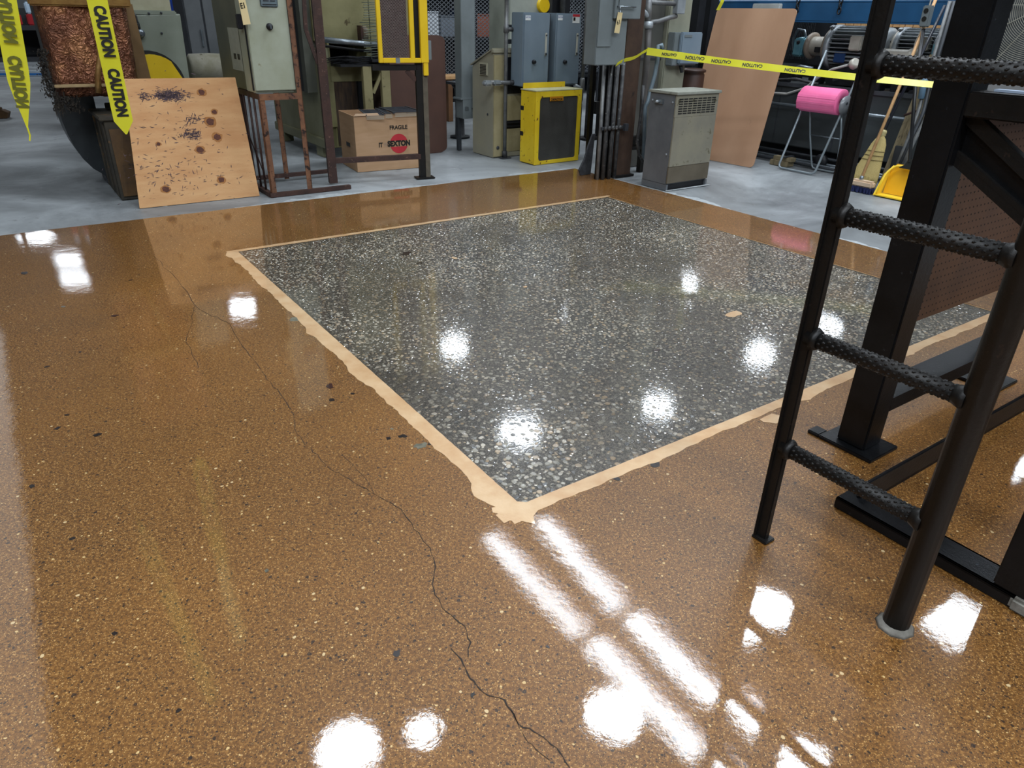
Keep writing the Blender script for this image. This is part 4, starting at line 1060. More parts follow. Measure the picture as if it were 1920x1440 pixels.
MB().box(-.05, .72, 0, .03, 1.2, 1.25).build('strut', DGREY, f.t)
MB().box(-.05, .72, 0, .03, 1.08, 1.12).build('strut', DGREY, f.t)
MB().box(.66, .72, 0, .04, 0, 1.3).build('leg', DGREY, f.t)
f = Fr('white_enclosure', 'cream enclosure with a yellow round cap standing behind the disconnect boxes', 'enclosure', fl(980, 300)+V*.8, GA)
x0 = f.q(955, 10)[0]; x1 = f.q(1012, 10)[0]
MB().box(x0, x1, 0, .4, 0, 2.0, .01).build('case', mat('pale_enclosure', '#9fa49a', '#8e938a', 4, .5), f.t)
x, z = f.q(1018, 10, -.02)
MB().lathe((x, -.05, z), (0, 1, 0), [(0, .07), (.12, .07), (.2, .05)], 18).build('round_cap', YEL, f.t)
MB().box(x1, x1+.5, .1, .4, 0, 2.0).build('dark_bay', DARK, f.t)
for px in (1036, 1060): 
    x, _ = f.q(px, 8); MB().tube([(x, .05, 1.36), (x, .05, 2.0)], .03, 12).build('riser_pipe', CONDUIT, f.t)

# ---------------------------------------------------------------- capacitor box
f = Fr('capacitor_box', 'chipped yellow capacitor box with grey mesh front standing at the coating corner', 'cabinet', fl(1001, 310), 37)
t = f.t; CW, CH, CD = .585, .685, .24
MB().box(0, CW, .012, CD, 0.004, CH, .004).build('case', YEL2, t)
mb = MB(); mb.box(0, .05, -.004, .012, 0, CH).box(CW-.045, CW, -.004, .012, 0, CH).box(.05, CW-.045, -.004, .012, CH-.055, CH).box(.05, CW-.045, -.004, .012, 0, .035)
mb.build('front_frame', YEL2, t, bev=.002)
MB().prism(rrect(.035, CW-.03, .03, CH-.045, .035), (0, .009, 0), (1, 0, 0), (0, 0, 1), (0, .002, 0)).build('screen_backing', mat('mesh_grey', '#4c4b47', '#5a5953', 2, .45, .4), t)
mesh_part('screen_mesh', diamond(None, .05, CW-.045, .036, CH-.056, .012, .010, .0025, .001, .004), mat('fine_grey_mesh', '#66645f', '#777570', 4, .4, .5), t, .001)
for (cx_, cz_, sx_, sz_) in ((.05, .035, 1, 1), (CW-.045, .035, -1, 1), (.05, CH-.055, 1, -1), (CW-.045, CH-.055, -1, -1)):
    rr = .03; pts = [(cx_, cz_)]+[(cx_+sx_*(rr-rr*math.cos(R(a))), cz_+sz_*(rr-rr*math.sin(R(a)))) for a in range(0, 91, 15)]
    MB().prism(pts, (0, -.004, 0), (1, 0, 0), (0, 0, 1), (0, .006, 0)).build('corner_fillet', YEL2, t)
MB().box(-.005, CW+.005, -.006, CD+.005, CH, CH+.01, .002).build('top_lid', mat('pale_dusty_top', '#c2bf98', '#a8a57f', 8, .6), t)
MB().box(0.02, CW-.03, CD-.01, CD+.0, CH+.01, CH+.06, .002).build('rear_lip', YEL2, t)
x, z = .255, CH-.062
MB().box(x-.085, x+.085, -.0055, -.004, z-.030, z+.012).build('label_plate', mat('orange_label', '#c98a12', '#b87410', 20, .5), t)
text('CAPACITOR', .030, INK, t, 'lettering', (x, -.0062, z-.016), (R(90), 0, 0), sx=.9, bold=.0008)
text('7.5 KVAR', .018, INK, t, 'lettering', (x, -.0062, z+.004), (R(90), 0, 0), sx=.8) if False else None
for z in (.26, .5): MB().box(-.002, .0, CD-.05, CD+.001, z, z+.04).build('side_slot', DARK, t)

# right of the boxes: conduit, pole, yellow strip
f = Fr('dark_steel_pole', 'dark round steel pole on a bolted foot plate beside the capacitor box', 'pole', at(4.9, 5.6), GA)
x = f.q(1106, 200)[0]
MB().tube([(x, 0, 0), (x, 0, 2.2)], .05, 16).build('shaft', DARKCON, f.t)
MB().box(x-.14, x+.14, -.12, .12, 0, .02).build('foot_plate', BLACK, f.t)
for dx in (-.1, .1): MB().tube([(x+dx, -.08, 0.02), (x+dx, -.08, .14)], .01, 6).build('anchor_bolt', BLACK, f.t)
MB().box(x+.1, x+.35, .0, .1, .28, .42).box(x+.18, x+.26, 0, .08, 0, .9).build('side_bracket', BLACK, f.t)
f = Fr('thin_conduit', 'thin vertical conduit with an elbow fitting right of the disconnect boxes', 'conduit', fl(980, 300)+U*.76, GA)
x = f.q(1096, 80)[0]
MB().tube([(x, 0, .55), (x, 0, 2.2)], .02, 12).build('pipe', CONDUIT, f.t)
MB().lathe((x, 0, .62), (0, 0, 1), [(0, .018), (.02, .028), (.13, .028), (.15, .02)], 12).build('coupling', CONDUIT, f.t)
MB().tube([(x, 0, .66), (x-.1, 0, .7)], .02, 10).build('nipple', ALU, f.t)
MB().tube([(x, 0, .0), (x, 0, .62)], .016, 10).build('lower_pipe', DARKCON, f.t)
f = Fr('yellow_guard_strip', 'tall yellow edged black panel beside the grey electrical panel', 'guard', at(3.9, 4.4), GA)
xa, zb = f.q(1099, 113); xb, _ = f.q(1116, 113)
MB().box(xa, xa+.018, 0, .03, zb, 2.1).box(xa+.018, xb+.05, 0, .03, zb, zb+.02).build('frame', YEL, f.t)
MB().box(xa+.018, xb+.06, .006, .02, zb+.02, 2.1).build('panel', DARK, f.t)
MB().box(xb, xb+.04, .02, .06, 0, 2.1).build('upright', BLACK, f.t)

# ---------------------------------------------------------------- H-column with conduits and panels
f = Fr('steel_h_column', 'brown painted steel column carrying the grey electrical panels', 'column', fl(1168, 331), GA)
t = f.t; cw = .075
MB().box(-.10, .085, .0, .012, 0, 3.5).box(-.10, .085, .16, .172, 0, 3.5).box(-.015, -.003, .012, .16, 0, 3.5).build('shaft', HRUST, t)
MB().box(-.13, .11, -.03, .2, 0, .02).build('foot_plate', BLACK, t)
f = Fr('breaker_cabinet', 'large grey electrical panel with hinged door on the brown column', 'electrical panel', fl(1168, 331)-V*.16, GA)
t = f.t; xa, zb = f.q(1115, 123); xb, _ = f.q(1170, 123)
MB().box(xa, xb, 0, .15, zb, 1.9, .005).build('case', GREY, t)
xd0, zd0 = f.q(1118, 88); xd1, _ = f.q(1144, 88)
MB().box(xd0, xd1, -.008, 0, zd0, 1.85, .003).build('door', GREY, t)
xc0 = f.q(1150, 35, -.02)[0]; xc1 = f.q(1199, 35, -.02)[0]; zc0 = f.q(1150, 35, -.02)[1]
f3 = Fr('switch_enclosure', 'square grey switch enclosure overlapping the upper edge of the electrical panel', 'electrical box', f.P, GA)
MB().box(xc0, xc1, -.03, .15, zc0, 1.8, .004).build('case', GREY, f3.t)
x0, z0 = f.q(1161, 12, -.05); x1, _ = f.q(1191, 12, -.05)
MB().tube([(x0, -.03, z0), (x0, -.06, z0), (x1, -.06, z0), (x1, -.03, z0)], .006, 8).build('bail_handle', CHROME, f3.t)
MB().box(x0+.01, x1-.01, -.036, -.03, z0, z0+.12, .003).build('cover_plate', GREY, f3.t)
tg = thing('paper_tag', 'manila tag numbered 61 hung on the grey electrical panel', 'tag', f.P, GA)
x, z = f.q(1159, 42, -.04)
quad_slab(tg, 'card', [(x-.035, -.04, z-.075), (x+.02, -.04, z-.08), (x+.04, -.04, z+.07), (x-.01, -.04, z+.075)], .0015, OFFW, (0, -1, 0))
MB().tube([(x+.015, -.04, z+.07), (x+.02, -.03, z+.11)], .003, 5).build('tie', CHROME, tg)
text('61', .045, INK, tg, 'lettering', (x+.004, -.043, z), (R(90), R(-12), 0), sx=.9)
# conduits running down under the panel
f = Fr('conduit_bank', 'bank of grimy conduits running down to the floor beside the brown column', 'conduits', fl(1146, 333)-V*.03, GA)
t = f.t; xa, _ = f.q(1124, 330); xb, _ = f.q(1150, 330)
for i in range(6):
    xx = xa+(xb-xa+.01)*i/5; yy = .0 if i % 2 else .03; top = zb+.01
    MB().tube([(xx, yy, 0), (xx, yy, .4), (xx-.012*(i < 1), yy, top)], .0175, 10).build('conduit', DARKCON if i not in (0, 4) else CONDUIT, t)
z = f.q(1140, 240)[1]
MB().box(xa-.03, xb+.09, -.02, .0, z-.012, z+.012).build('strut_clamp', DGREY, t)
for i in range(5): MB().lathe((xa+.01+i*(xb-xa)/4, -.02, z), (0, -1, 0), [(0, .02), (.012, .02), (.02, .008)], 8).build('clamp_nut', DARKCON, t)
MB().box(xb+.05, xb+.09, -.05, -.02, z-.03, z+.03).build('clamp_end', DGREY, t)
MB().box(xa-.01, xb+.02, .052, .06, 0, zb).build('gap_shade_sheet', BLACK, t)  # black sheet added as the shade in the gaps between the conduits
f = Fr('rubber_flap', 'curled black rubber flap leaning at the foot of the conduit bank', 'rubber flap', fl(1100, 328), GA)
p0 = f.q(1087, 318); p1 = f.q(1120, 262)
mb = MB(); pts = [(-.08, .0, .06), (-.07, -.01, .02), (.0, -.01, .0), (.05, .01, .02)]
mb.prism([(-.09, .05), (-.07, .0), (.05, .0), (.10, .30), (.12, .36), (.08, .36), (.02, .25), (-.02, .15)], (0, 0, 0), (1, 0, 0), (0, .12, 1), (0, .02, 0)).build('flap', mat('dusty_rubber', '#2c2d30', '#45474b', 12, .8, 0, .3), f.t, bev=.004)

# ---------------------------------------------------------------- pillar, bends, switch, hose
f = Fr('painted_pillar', 'broad pale grey green pillar behind the transformer', 'pillar', at(4.4, 3.9), GA)
t = f.t; xa, _ = f.q(1240, 100); xb, _ = f.q(1293, 60)
MB().box(xa+.05, xb, 0, .3, 0, 3.5, .01).build('shaft', PILLAR, t)
f2 = Fr('sheet_metal_duct', 'dark grey sheet metal duct between brown column and pale pillar', 'duct', at(4.0, 3.95), GA)
xa2 = f2.q(1182, 100)[0]; xb2 = f2.q(1240, 100)[0]
MB().box(xa2, xb2, 0, .3, .0, 3.5, .006).build('duct', SHEETG, f2.t)
MB().box(xa2-.005, xb2+.005, -.006, 0, .98, 1.0).build('seam', DGREY, f2.t)
f2 = Fr('low_steel_bracket', 'low black steel bracket behind the transformer', 'bracket', at(3.95, 3.7), GA)
xa2, z2 = f2.q(1172, 283); xb2 = f2.q(1210, 283)[0]; zt2 = f2.q(1190, 256)[1]
MB().box(xa2, xb2, 0, .05, z2, z2+.03).box(xa2, xb2, 0, .05, zt2-.03, zt2).box(xa2, xb2, .02, .03, z2, zt2).box(xb2-.05, xb2, 0, .05, 0, z2).box(xa2, xa2+.04, 0, .05, 0, z2).build('beam', BLACK, f2.t)
f = Fr('bent_conduit_run', 'thick bent grey conduit with elbows beside the brown column', 'conduit', at(3.82, 3.75), GA)
t = f.t
def Q(px, py, y=0): x, z = f.q(px, py, y); return (x, y, z)
MB().tube([Q(1216, 0), Q(1215, 40)], .03, 14).build('upper_pipe', CONDUIT, t)
MB().tube([Q(1198, 28), Q(1206, 22), Q(1214, 30), Q(1216, 42)], .026, 12).build('elbow', ALU, t)
MB().tube([Q(1216, 38), Q(1214, 100), Q(1207, 170), Q(1203, 240), Q(1206, 300)], .03, 14).build('down_pipe', mat('grey_down_pipe', '#5d5a58', '#4e4b49', 8, .5, .2), t)
MB().lathe(Q(1216, 40), (0, 0, -1), [(0, .04), (.03, .045), (.05, .045), (.06, .03)], 14).build('coupling', ALU, t)
MB().tube([Q(1219, 42), Q(1235, 40), Q(1255, 33), Q(1268, 30)], .02, 12).build('branch_pipe', CONDUIT, t)
MB().box(Q(1264, 30)[0], Q(1279, 30)[0], -.03, .03, Q(1270, 26)[2], Q(1270, -12)[2], .004).build('outlet_box', ALU, t)
MB().tube([Q(1213, 4), Q(1265, 7)], .02, 12).build('cross_pipe', CONDUIT, t)
f = Fr('blue_grey_hose', 'blue grey flexible hose with a metal elbow rising behind the transformer', 'hose', at(3.9, 3.55), GA)
MB().tube([Q(1242, 92), Q(1240, 84), Q(1235, 85), Q(1233, 110), Q(1228, 140), Q(1221, 165), Q(1215, 190), Q(1210, 200), Q(1206, 300)], .018, 12).build('hose', mat('hose_blue_grey', '#6c7c85', '#5a6870', 6, .4), f.t)
MB().lathe(Q(1236, 93), (0, 0, -1), [(0, .022), (.0, .027), (.03, .027), (.035, .02)], 12).build('hose_nut', CHROME, f.t)
f = Fr('black_cable', 'black cable hanging beside the transformer down to the floor', 'cable', at(3.78, 3.45), GA)
p = [Q(1206, 160), Q(1204, 200), Q(1198, 240), Q(1194, 265), Q(1198, 290), Q(1206, 303)]
MB().tube(p, .014, 10).build('cable', DARKCON, f.t)
f = Fr('safety_switch', 'small blue grey safety switch box fixed on the pale pillar edge', 'electrical box', at(4.4, 3.9)-V*.12, GA)
xa, zb = f.q(1263, 124); xm, _ = f.q(1283, 62); xb, _ = f.q(1309, 122); zt = f.q(1283, 61)[1]
t = f.t
MB().box(xa, xb, .03, .115, zb, zt, .006).build('case', GREY, t)
MB().box(xm-.03, xb+.005, -.01, .03, zb+.015, zt+.004, .01).build('cover', BLUEGREY, t)
MB().box(xm+.0, xm+.1, -.014, -.01, zt-.04, zt-.02).build('cover_rib', GREY, t)
MB().box(xm+.03, xm+.09, -.018, -.01, zb+.06, zb+.1, .003).build('lever', CHROME, t)
MB().tube([((xa+xb)/2, .07, zb), ((xa+xb)/2+.03, .07, zb-.06)], .018, 10).build('conduit_stub', DARKCON, t)
f = Fr('brown_drum', 'dark brown cylinder standing between pillar and tan board', 'drum', at(4.9, 4.1), GA)
x, z = f.q(1297, 140)
MB().lathe((x, 0, 0), (0, 0, 1), [(0, .11), (.02, .13), (z, .13), (z+.02, .12), (z+.03, .14), (z+.05, .14), (z+.06, .1)], 20).build('shell', mat('brown_shell', '#42291f', '#2f1e18', 4, .5, .2), f.t)
f = Fr('steel_gantry', 'dark steel gantry uprights behind the tan board', 'frame', at(5.4, 4.4), GA)
xa = f.q(1305, 60)[0]; xb = f.q(1336, 60)[0]
MB().box(xa, xa+.1, 0, .1, 0, 2.6).box(xb-.06, xb+.06, .02, .1, 0, 2.6).box(xa, xb, 0.03, .08, .9, 1.0).build('uprights', DARK, f.t)

# ---------------------------------------------------------------- transformer
f = Fr('dry_transformer', 'weathered grey ventilated transformer cabinet standing on the floor edge', 'transformer', fl(1248, 358), GA)
t = f.t; TW, TH_, TD = .515, .775, .305
TG = mat('weathered_grey_steel', '#5f6266', '#6f7275', 4, .45, .2, .1, 50, '#a6a79f', 26, .70)
TF = mat('weathered_tan_steel', '#7a766a', '#8b8673', 3, .5, .1, .1, 50, '#57523f', 12, .60)
MB().box(0, TW, .012, TD, .05, TH_, .004).build('case', TG, t)
MB().box(.0, TW, -.002, .012, .62-.02, TH_, .002).build('vent_band', TF, t)
MB().box(0.003, TW-.003, -.004, .012, .20, .60, .002).build('front_cover', TF, t)
MB().box(0.0, TW, -.002, .012, .06, .198, .002).build('lower_cover', mat('tan_brown_steel', '#6b6253', '#5b5345', 4, .5, .2, .1), t)
MB().box(-.012, TW+.012, -.02, TD+.01, TH_, TH_+.022, .004).build('lid', mat('dusty_lid', '#7f8076', '#95968b', 7, .6, .1, .05, 50, '#55564f', 10, .6), t)
for r_ in range(7):
    for c_ in range(8):
        x = .035+c_*.0565; z = .625+r_*.0185
        MB().box(x, x+.046, -.0045, -.002, z, z+.009).build('vent_slot', mat('slot_dark', '#0b0a09', rough=.9), t)
MB().box(.02, TW-.02, .02, TD-.02, .0, .05).build('recess', DARK, t)
MB().box(-.0, .02, .0, TD, 0, .05).build('foot_rail', TG, t)
MB().box(TW-.02, TW, 0, TD, 0, .05).build('foot_rail', TG, t)
MB().box(-.012, 0, .14, .24, TH_-.085, TH_-.045, .003).build('latch_plate', CHROME, t)
MB().lathe((-.012, .19, TH_-.065), (-1, 0, 0), [(0, .014), (.02, .012), (.03, .006)], 10).build('latch_stud', ALU, t)
for y, z in ((.035, TH_-.06), (.04, .3), (.27, TH_-.06)): bolt(t, (0, y, z), .009, (-1, 0, 0), ALU)
quad_slab(t, 'base_dirt', [(-.02, -.02, .001), (TW+.02, -.03, .001), (TW+.01, .0, .001), (.0, .0, .001)], .003, DUST, (0, 0, 1))

# ---------------------------------------------------------------- tan board leaning
B0, B1 = fl(1277, 290), fl(1411, 315); off = Vector((.2188, .1797, 0))*1.05+UP*1.44
bd = (B1-B0); wv = bd.normalized(); lv = off.normalized(); nv_ = wv.cross(lv).normalized(); nv_ = nv_ if nv_.x > 0 else -nv_
wv2 = wv; LB = off.length; WB_ = bd.length
t = thing('tan_fibreboard', 'tall tan fibreboard sheet with rounded corners leaning behind the transformer', 'board', B0, 0)
outl = rrect(0, WB_, 0, LB, .045)
mb = MB(); mb.prism(outl, (0, 0, 0), wv, lv, nv_*.01); mb.build('sheet', BOARD, t)

# ---------------------------------------------------------------- right hand machine
VG = GA-90
def wall_fr(name, label, cat, u, group=None): return Fr(name, label, cat, at(u, 0), VG, group)
f = wall_fr('blue_steel_beam', 'long blue painted steel beam above the motors', 'beam', 5.85)
xa, z0 = f.q(1285, 37); xb, z1 = f.q(1800, 44); zt = f.q(1500, 2)[1]
MB().box(xa, xb+.15, 0, .02, 1.34, 1.50, .003).box(xa, xb+.15, 0, .18, 1.50, 1.515, .002).box(xa, xb+.15, 0, .18, 1.325, 1.34, .002).build('beam', BLUE, f.t)
MB().box(xa, xb+.15, .02, .16, 1.516, 1.53).build('top_film', WHT_STRIP, f.t, 'pale top surface of the beam')
for x in (xa+.1, xb+.02): MB().box(x, x+.12, .02, .16, 0, 1.325).build('column', DARK, f.t)
mb = MB(); x0, z0 = f.q(1395, 12); x1, _ = f.q(1470, 12)
MB().box(f.q(1418, 10)[0], f.q(1468, 10)[0], -.06, -.0, 1.42, 1.49, .006).build('terminal_box', mat('pale_terminal_box', '#b4b8b6', '#a2a6a4', 6, .5), f.t)
for px in (1497, 1577):
    g = wall_fr('hanging_chain', ('black chain hanging on the blue beam above the cyan pump', 'black chain hanging on the blue beam above the finned motor')[px > 1500], 'chain', 5.85, 'chains on the blue beam')
    x, z = g.q(px, 5, -.03); zz = 1.56; k = 0
    while zz > 1.40:
        a = k % 2; pts = []
        for i in range(13):
            q = 2*math.pi*i/12; d_ = math.cos(q)*.017; pts.append((x+(d_ if a else 0), -.035+(0 if a else d_), zz+math.sin(q)*.03))
        MB().tube(pts, .006, 6, cap=False).build('chain_link', BLACK, g.t); zz -= .044; k += 1
f = wall_fr('machine_bed', 'long dark grey machine bed with round handrail at the hall side', 'machine', 5.85)
t = f.t; xa = -4.2; xb = -1.7
zt = .76
MB().box(xa, xb, 0, 1.3, .16, zt, .01).build('bed', TANK, t)
MB().box(xa, xb, .12, 1.2, .0, .16).build('plinth', DARK, t)
MB().box(xa, xb, -.02, .0, zt-.03, zt+.01, .004).build('bed_lip', DGREY, t)
for x in (-3.6, -2.9, -2.2, -1.5): MB().box(x, x+.012, -.004, 0, .17, zt-.04).build('seam', DGREY, t)
zr = f.q(1560, 207, -.08)[1]
MB().tube([(-4.0, -.08, zr), (-1.9, -.08, zr)], .016, 12).build('handrail', CHROME, t)
for x in (-3.9, -2.85, -1.95): MB().tube([(x, -.08, zr), (x, 0, zr)], .012, 8).build('rail_bracket', CHROME, t)
for k, (y, z) in enumerate(((-.06, .05), (-.10, .035), (-.14, .03), (-.03, .10))):
    MB().tube([(-3.95, y, z), (-1.6, y, z)], .014, 10).build('floor_pipe', CHROME if k < 2 else DGREY, t)
MB().box(xa, xb, 1.1, 1.3, zt, 1.3).build('back_plate', DARK, t)
x, z = f.q(1545, 283, -.05)
MB().lathe((x, -.1, .075), (0, 1, 0), [(0, .02), (.005, .07), (.04, .075), (.05, .03)], 18).build('valve_wheel', DARK, t)
mb = MB(); rn = random.Random(21)
for i in range(40):
    x = rn.uniform(-3.9, -1.8); y = rn.uniform(.05, .9); mb.box(x, x+rn.uniform(.05, .2), y, y+rn.uniform(.04, .12), zt, zt+rn.uniform(.03, .12), .006)
mb.build('pipework', DARK, t)['kind'] = 'stuff'
for k, (a_, b_) in enumerate((((1455, 150), (1530, 158)), ((1480, 132), (1520, 128)), ((1560, 150), (1610, 145)))):
    A, B = f.q(*a_), f.q(*b_)
    MB().tube([(A[0], .02, A[1]), ((A[0]+B[0])/2, .0, (A[1]+B[1])/2+.03), (B[0], .04, B[1])], .014, 8).build('hydraulic_pipe', CHROME if k else DARKCON, t)
A, B = f.q(1600, 124, .0), f.q(1630, 108)
MB().lathe((f.q(1600, 122)[0], -.01, f.q(1600, 122)[1]), (.7, -.4, .45), [(0, .045), (.02, .05), (.05, .045), (.06, .03)], 16).build('filler_cap', CREAM, t)
pts = [f.q(*p, -.03) for p in ((1400, 160), (1440, 174), (1475, 176), (1510, 165), (1535, 145), (1560, 130), (1590, 122))]
MB().tube([(p[0], -.03, p[1]) for p in pts], .012, 10).build('loose_hose', mat('pale_hose', '#8b8a86', '#a3a29d', 8, .5), t)

def motor(name, label, px, py, k=1.0, tone=ALU, uoff=6.2, pump=True, axr=.0):
    f = wall_fr(name, label, 'motor', uoff, 'motors on the machine bed'); t = f.t
    x0, z0 = f.q(px, py)          # flange centre
    def P(x): return x0+x*k
    o = (x0, 0, z0); ax = (1, 0, 0); r = .19*k
    MB().lathe((P(-.0), 0, z0), ax, [(0, r*.92), (.012*k, r*1.06), (.05*k, r*1.06), (.06*k, r*.95)], 28).build('flange_ring', tone, t)
    MB().lathe((P(-.03), 0, z0), ax, [(0, r*.9), (.03*k, r*.92)], 28).build('flange_face', TANFL if pump else CREAM, t)
    MB().lathe((P(.06), 0, z0), ax, [(0, r*.80), (.44*k, r*.80), (.46*k, r*.6)], 24).build('stator', mat('stator_dark', '#34373a', '#24272a', 6, .5, .4), t)
    for i in range(30):
        q = 2*math.pi*i/30; d = Vector((0, math.cos(q), math.sin(q))); s_ = Vector((0, -d.z, d.y))
        c0 = Vector((P(.065), 0, z0))+d*r*.9
        MB().beam(c0, c0+Vector((.38*k, 0, 0)), r*.24, .006*k, side=d).build('fin', tone, t)
    MB().lathe((P(.45), 0, z0), ax, [(0, r*.98), (.02*k, r), (.12*k, r*.97), (.16*k, r*.7)], 24).build('fan_cowl', tone, t)
    MB().lathe((P(.02), -r*.55, z0+r*.86), (0, -.4, 1), [(0, .02*k), (.02*k, .03*k), (.03*k, .012*k)], 10).build('eye_lug', tone, t)
    MB().box(P(.30), P(.42), -r*1.2, -r*.75, z0-.02, z0+.11*k, .01).build('terminal_box', CREAM, t)
    MB().box(P(.08), P(.4), -r*.7, r*.7, .77, z0-r*.85).build('motor_foot', DARK, t)
    MB().box(P(.14), P(.26), -r*.95, -r*.9, z0-.13*k, z0-.03*k, .006).build('name_plate', mat('blue_plate', '#1f3a63', rough=.4), t)
    if pump:
        MB().lathe((P(-.24), 0, z0), ax, [(0, r*.46), (.03, r*.46), (.2*k, r*.46), (.205*k, r*.62), (.21*k, r*.62)], 24).build('coupling_bell', CREAM, t)
        MB().box(P(-.15), P(-.05), -r*.48, -r*.40, z0-.055*k, z0-.005*k).build('bell_window', DARK, t)
        MB().lathe((P(-.27), 0, z0), ax, [(0, r*.60), (.02*k, r*.66), (.04*k, r*.66), (.045*k, r*.5)], 24).build('adaptor_ring', TANFL, t)
        MB().lathe((P(-.42), 0, z0), ax, [(0, r*.3), (.01, r*.4), (.05*k, r*.42), (.15*k, r*.52), (.16*k, r*.45)], 10).build('pump_body', TEAL, t)
        MB().box(P(-.40), P(-.29), -r*.55, r*.3, z0-.10*k, z0+.07*k, .015).build('pump_block', TEAL, t)
        MB().lathe((P(-.34), -r*.55, z0+.03*k), (0, -1, 0), [(0, .02), (.01, .02), (.015, .01)], 6).build('pump_bolt', DARK, t)
        MB().tube([(P(-.30), -.04, z0+.06*k), (P(-.33), -.05, z0+.14*k), (P(-.42), -.04, z0+.15*k), (P(-.47), -.02, z0+.06*k), (P(-.46), 0, z0-.05*k)], .012, 8).build('pump_hose', CHROME, t)
    else:
        MB().lathe((P(-.16), 0, z0), ax, [(0, r*.3), (.02, r*.5), (.1*k, r*.55), (.13*k, r*.85)], 20).build('end_bell', CREAM, t)
        for i in range(5):
            q = R(60+i*50); MB().lathe((P(-.03), math.cos(q)*r*.8, z0+math.sin(q)*r*.8), (-1, 0, 0), [(0, .012), (.01, .012), (.014, .006)], 6).build('flange_bolt', DARK, t)
motor('electric_motor', 'big finned electric motor driving a cyan pump, next to the tan board', 1563, 88, 1.02)
motor('electric_motor', 'second finned motor with cream end bell, behind the ladder rail', 1688, 88, .85, ALU, 6.25, False)
f = wall_fr('cyan_valve_block', 'small cyan valve block among pipes left of the thick black post', 'valve', 6.0)
x, z = f.q(1765, 92)
MB().box(x-.06, x+.06, -.05, .08, z-.06, z+.05, .015).build('block', TEAL, f.t)
MB().box(x-.05, x+.05, -.03, .06, .77, z-.06).build('pedestal', DARK, f.t)
for dz in (-.1, -.13): MB().lathe((x-.02, -.08, z+dz), (0, -1, 0), [(0, .025), (.02, .03), (.03, .015)], 10).build('fitting', CHROME, f.t)
MB().lathe((x, 0, z+.05), (0, 0, 1), [(0, .03), (.02, .04), (.05, .04), (.06, .02)], 14).build('dome', ALU, f.t)
f = wall_fr('pressure_cylinder', 'horizontal pale steel cylinder under the second motor', 'cylinder', 6.0)
x0, z0 = f.q(1658, 103); x1, _ = f.q(1712, 105)
MB().lathe((x0-.1, 0, z0), (1, 0, 0), [(0, .05), (.02, .055), (x1-x0+.05, .055), (x1-x0+.07, .065), (x1-x0+.12, .065), (x1-x0+.13, .03)], 18).build('barrel', CREAM, f.t)
for x in (x0, x1-.05): MB().box(x, x+.03, -.04, .04, .77, z0-.04).build('saddle', DARK, f.t)
# slatted timber and chain screen beyond the motors
f = wall_fr('timber_crate_wall', 'row of upright pale timber slats beyond the motors', 'timber', 7.4)
xa = f.q(1555, 50)[0]; xb = f.q(1800, 50)[0]; x = xa; rn = random.Random(3)
while x < xb:
    wd = rn.uniform(.05, .09); MB().box(x, x+wd-.008, rn.uniform(-.01, .01), .03, .0, 1.9).build('slat', WOOD, f.t); x += wd
MB().box(f.q(1548, 40)[0], f.q(1562, 40)[0], -.05, -.02, .8, 1.9).build('orange_slat', mat('orange_paint', '#e09a20', rough=.5), f.t)
MB().box(xa, xb, .04, .08, .4, .5).box(xa, xb, .04, .08, 1.5, 1.6).build('rail', OLDWOOD, f.t)
f = wall_fr('chain_screen', 'black screen of hanging chain strands between tan board and motor', 'screen', 6.75)
xa = f.q(1480, 50)[0]; xb = f.q(1530, 50)[0]; mb = MB(); x = xa
while x < xb:
    z = .95
    while z < 1.9: mb.box(x, x+.008, -.004, .004, z, z+.018); mb.box(x+.003, x+.005, -.008, .008, z+.016, z+.03); z += .03
    x += .022
mb.build('strands', mat('chain_steel', '#55585c', '#3b3d40', 30, .4, .7), f.t)['kind'] = 'stuff'
MB().box(xa-.05, xb+.2, .05, .08, .9, 2.0).build('backing', DARK, f.t)
f = wall_fr('dark_machine_housing', 'dark housing rising behind the motors and beam', 'machine', 7.9)
MB().box(-6.5, 1.5, 0, 1, 0, 1.9).build('housing', DGREY, f.t)
MB().box(-6.5, 1.5, -.03, 0, 1.0, 1.05).build('ledge', DARK, f.t)
# wood blocks at floor
f = wall_fr('wooden_block', 'pair of small oily wooden blocks on the floor under the machine bed', 'block', 5.55)
x, z = f.q(1445, 292); x2, _ = f.q(1478, 292)
MB().box(x, x2, 0, .12, 0, .05, .003).build('block', OLDWOOD, f.t)
MB().box(x+.02, x2+.03, .02, .1, .05, .09, .003).build('block', OLDWOOD, f.t)
MB().box(x2-.06, x2-.02, -.03, .14, .09, .10, .003).build('strap', DGREY, f.t)

# ---------------------------------------------------------------- folding stand and pink roll
f = wall_fr('folding_stand', 'folding tubular steel stand holding the pink paper roll', 'stand', 5.42)
t = f.t
def Sp(px, py, y=0): x, z = f.q(px, py, y); return (x, y, z)
def smooth(pts, n=4):
    P = [Vector(p) for p in pts]; out = [P[0]]
    for i in range(1, len(P)-1):
        a, b, c = P[i-1], P[i], P[i+1]; d1, d2 = (a-b), (c-b); r_ = min(.045, d1.length*.45, d2.length*.45)
        s_, e_ = b+d1.normalized()*r_, b+d2.normalized()*r_
        for k in range(n+1): u_ = k/n; out.append(s_*(1-u_)**2+b*2*u_*(1-u_)+e_*u_**2)
    return out+[P[-1]]
xf0, xf1 = -3.12, -2.74
xt0, xt1 = Sp(1556, 92, .3)[0], Sp(1628, 92, .3)[0]; zt = Sp(1590, 92, .3)[2]
TUBE = mat('grey_tube_paint', '#7c868c', '#8e979c', 8, .35, .3)
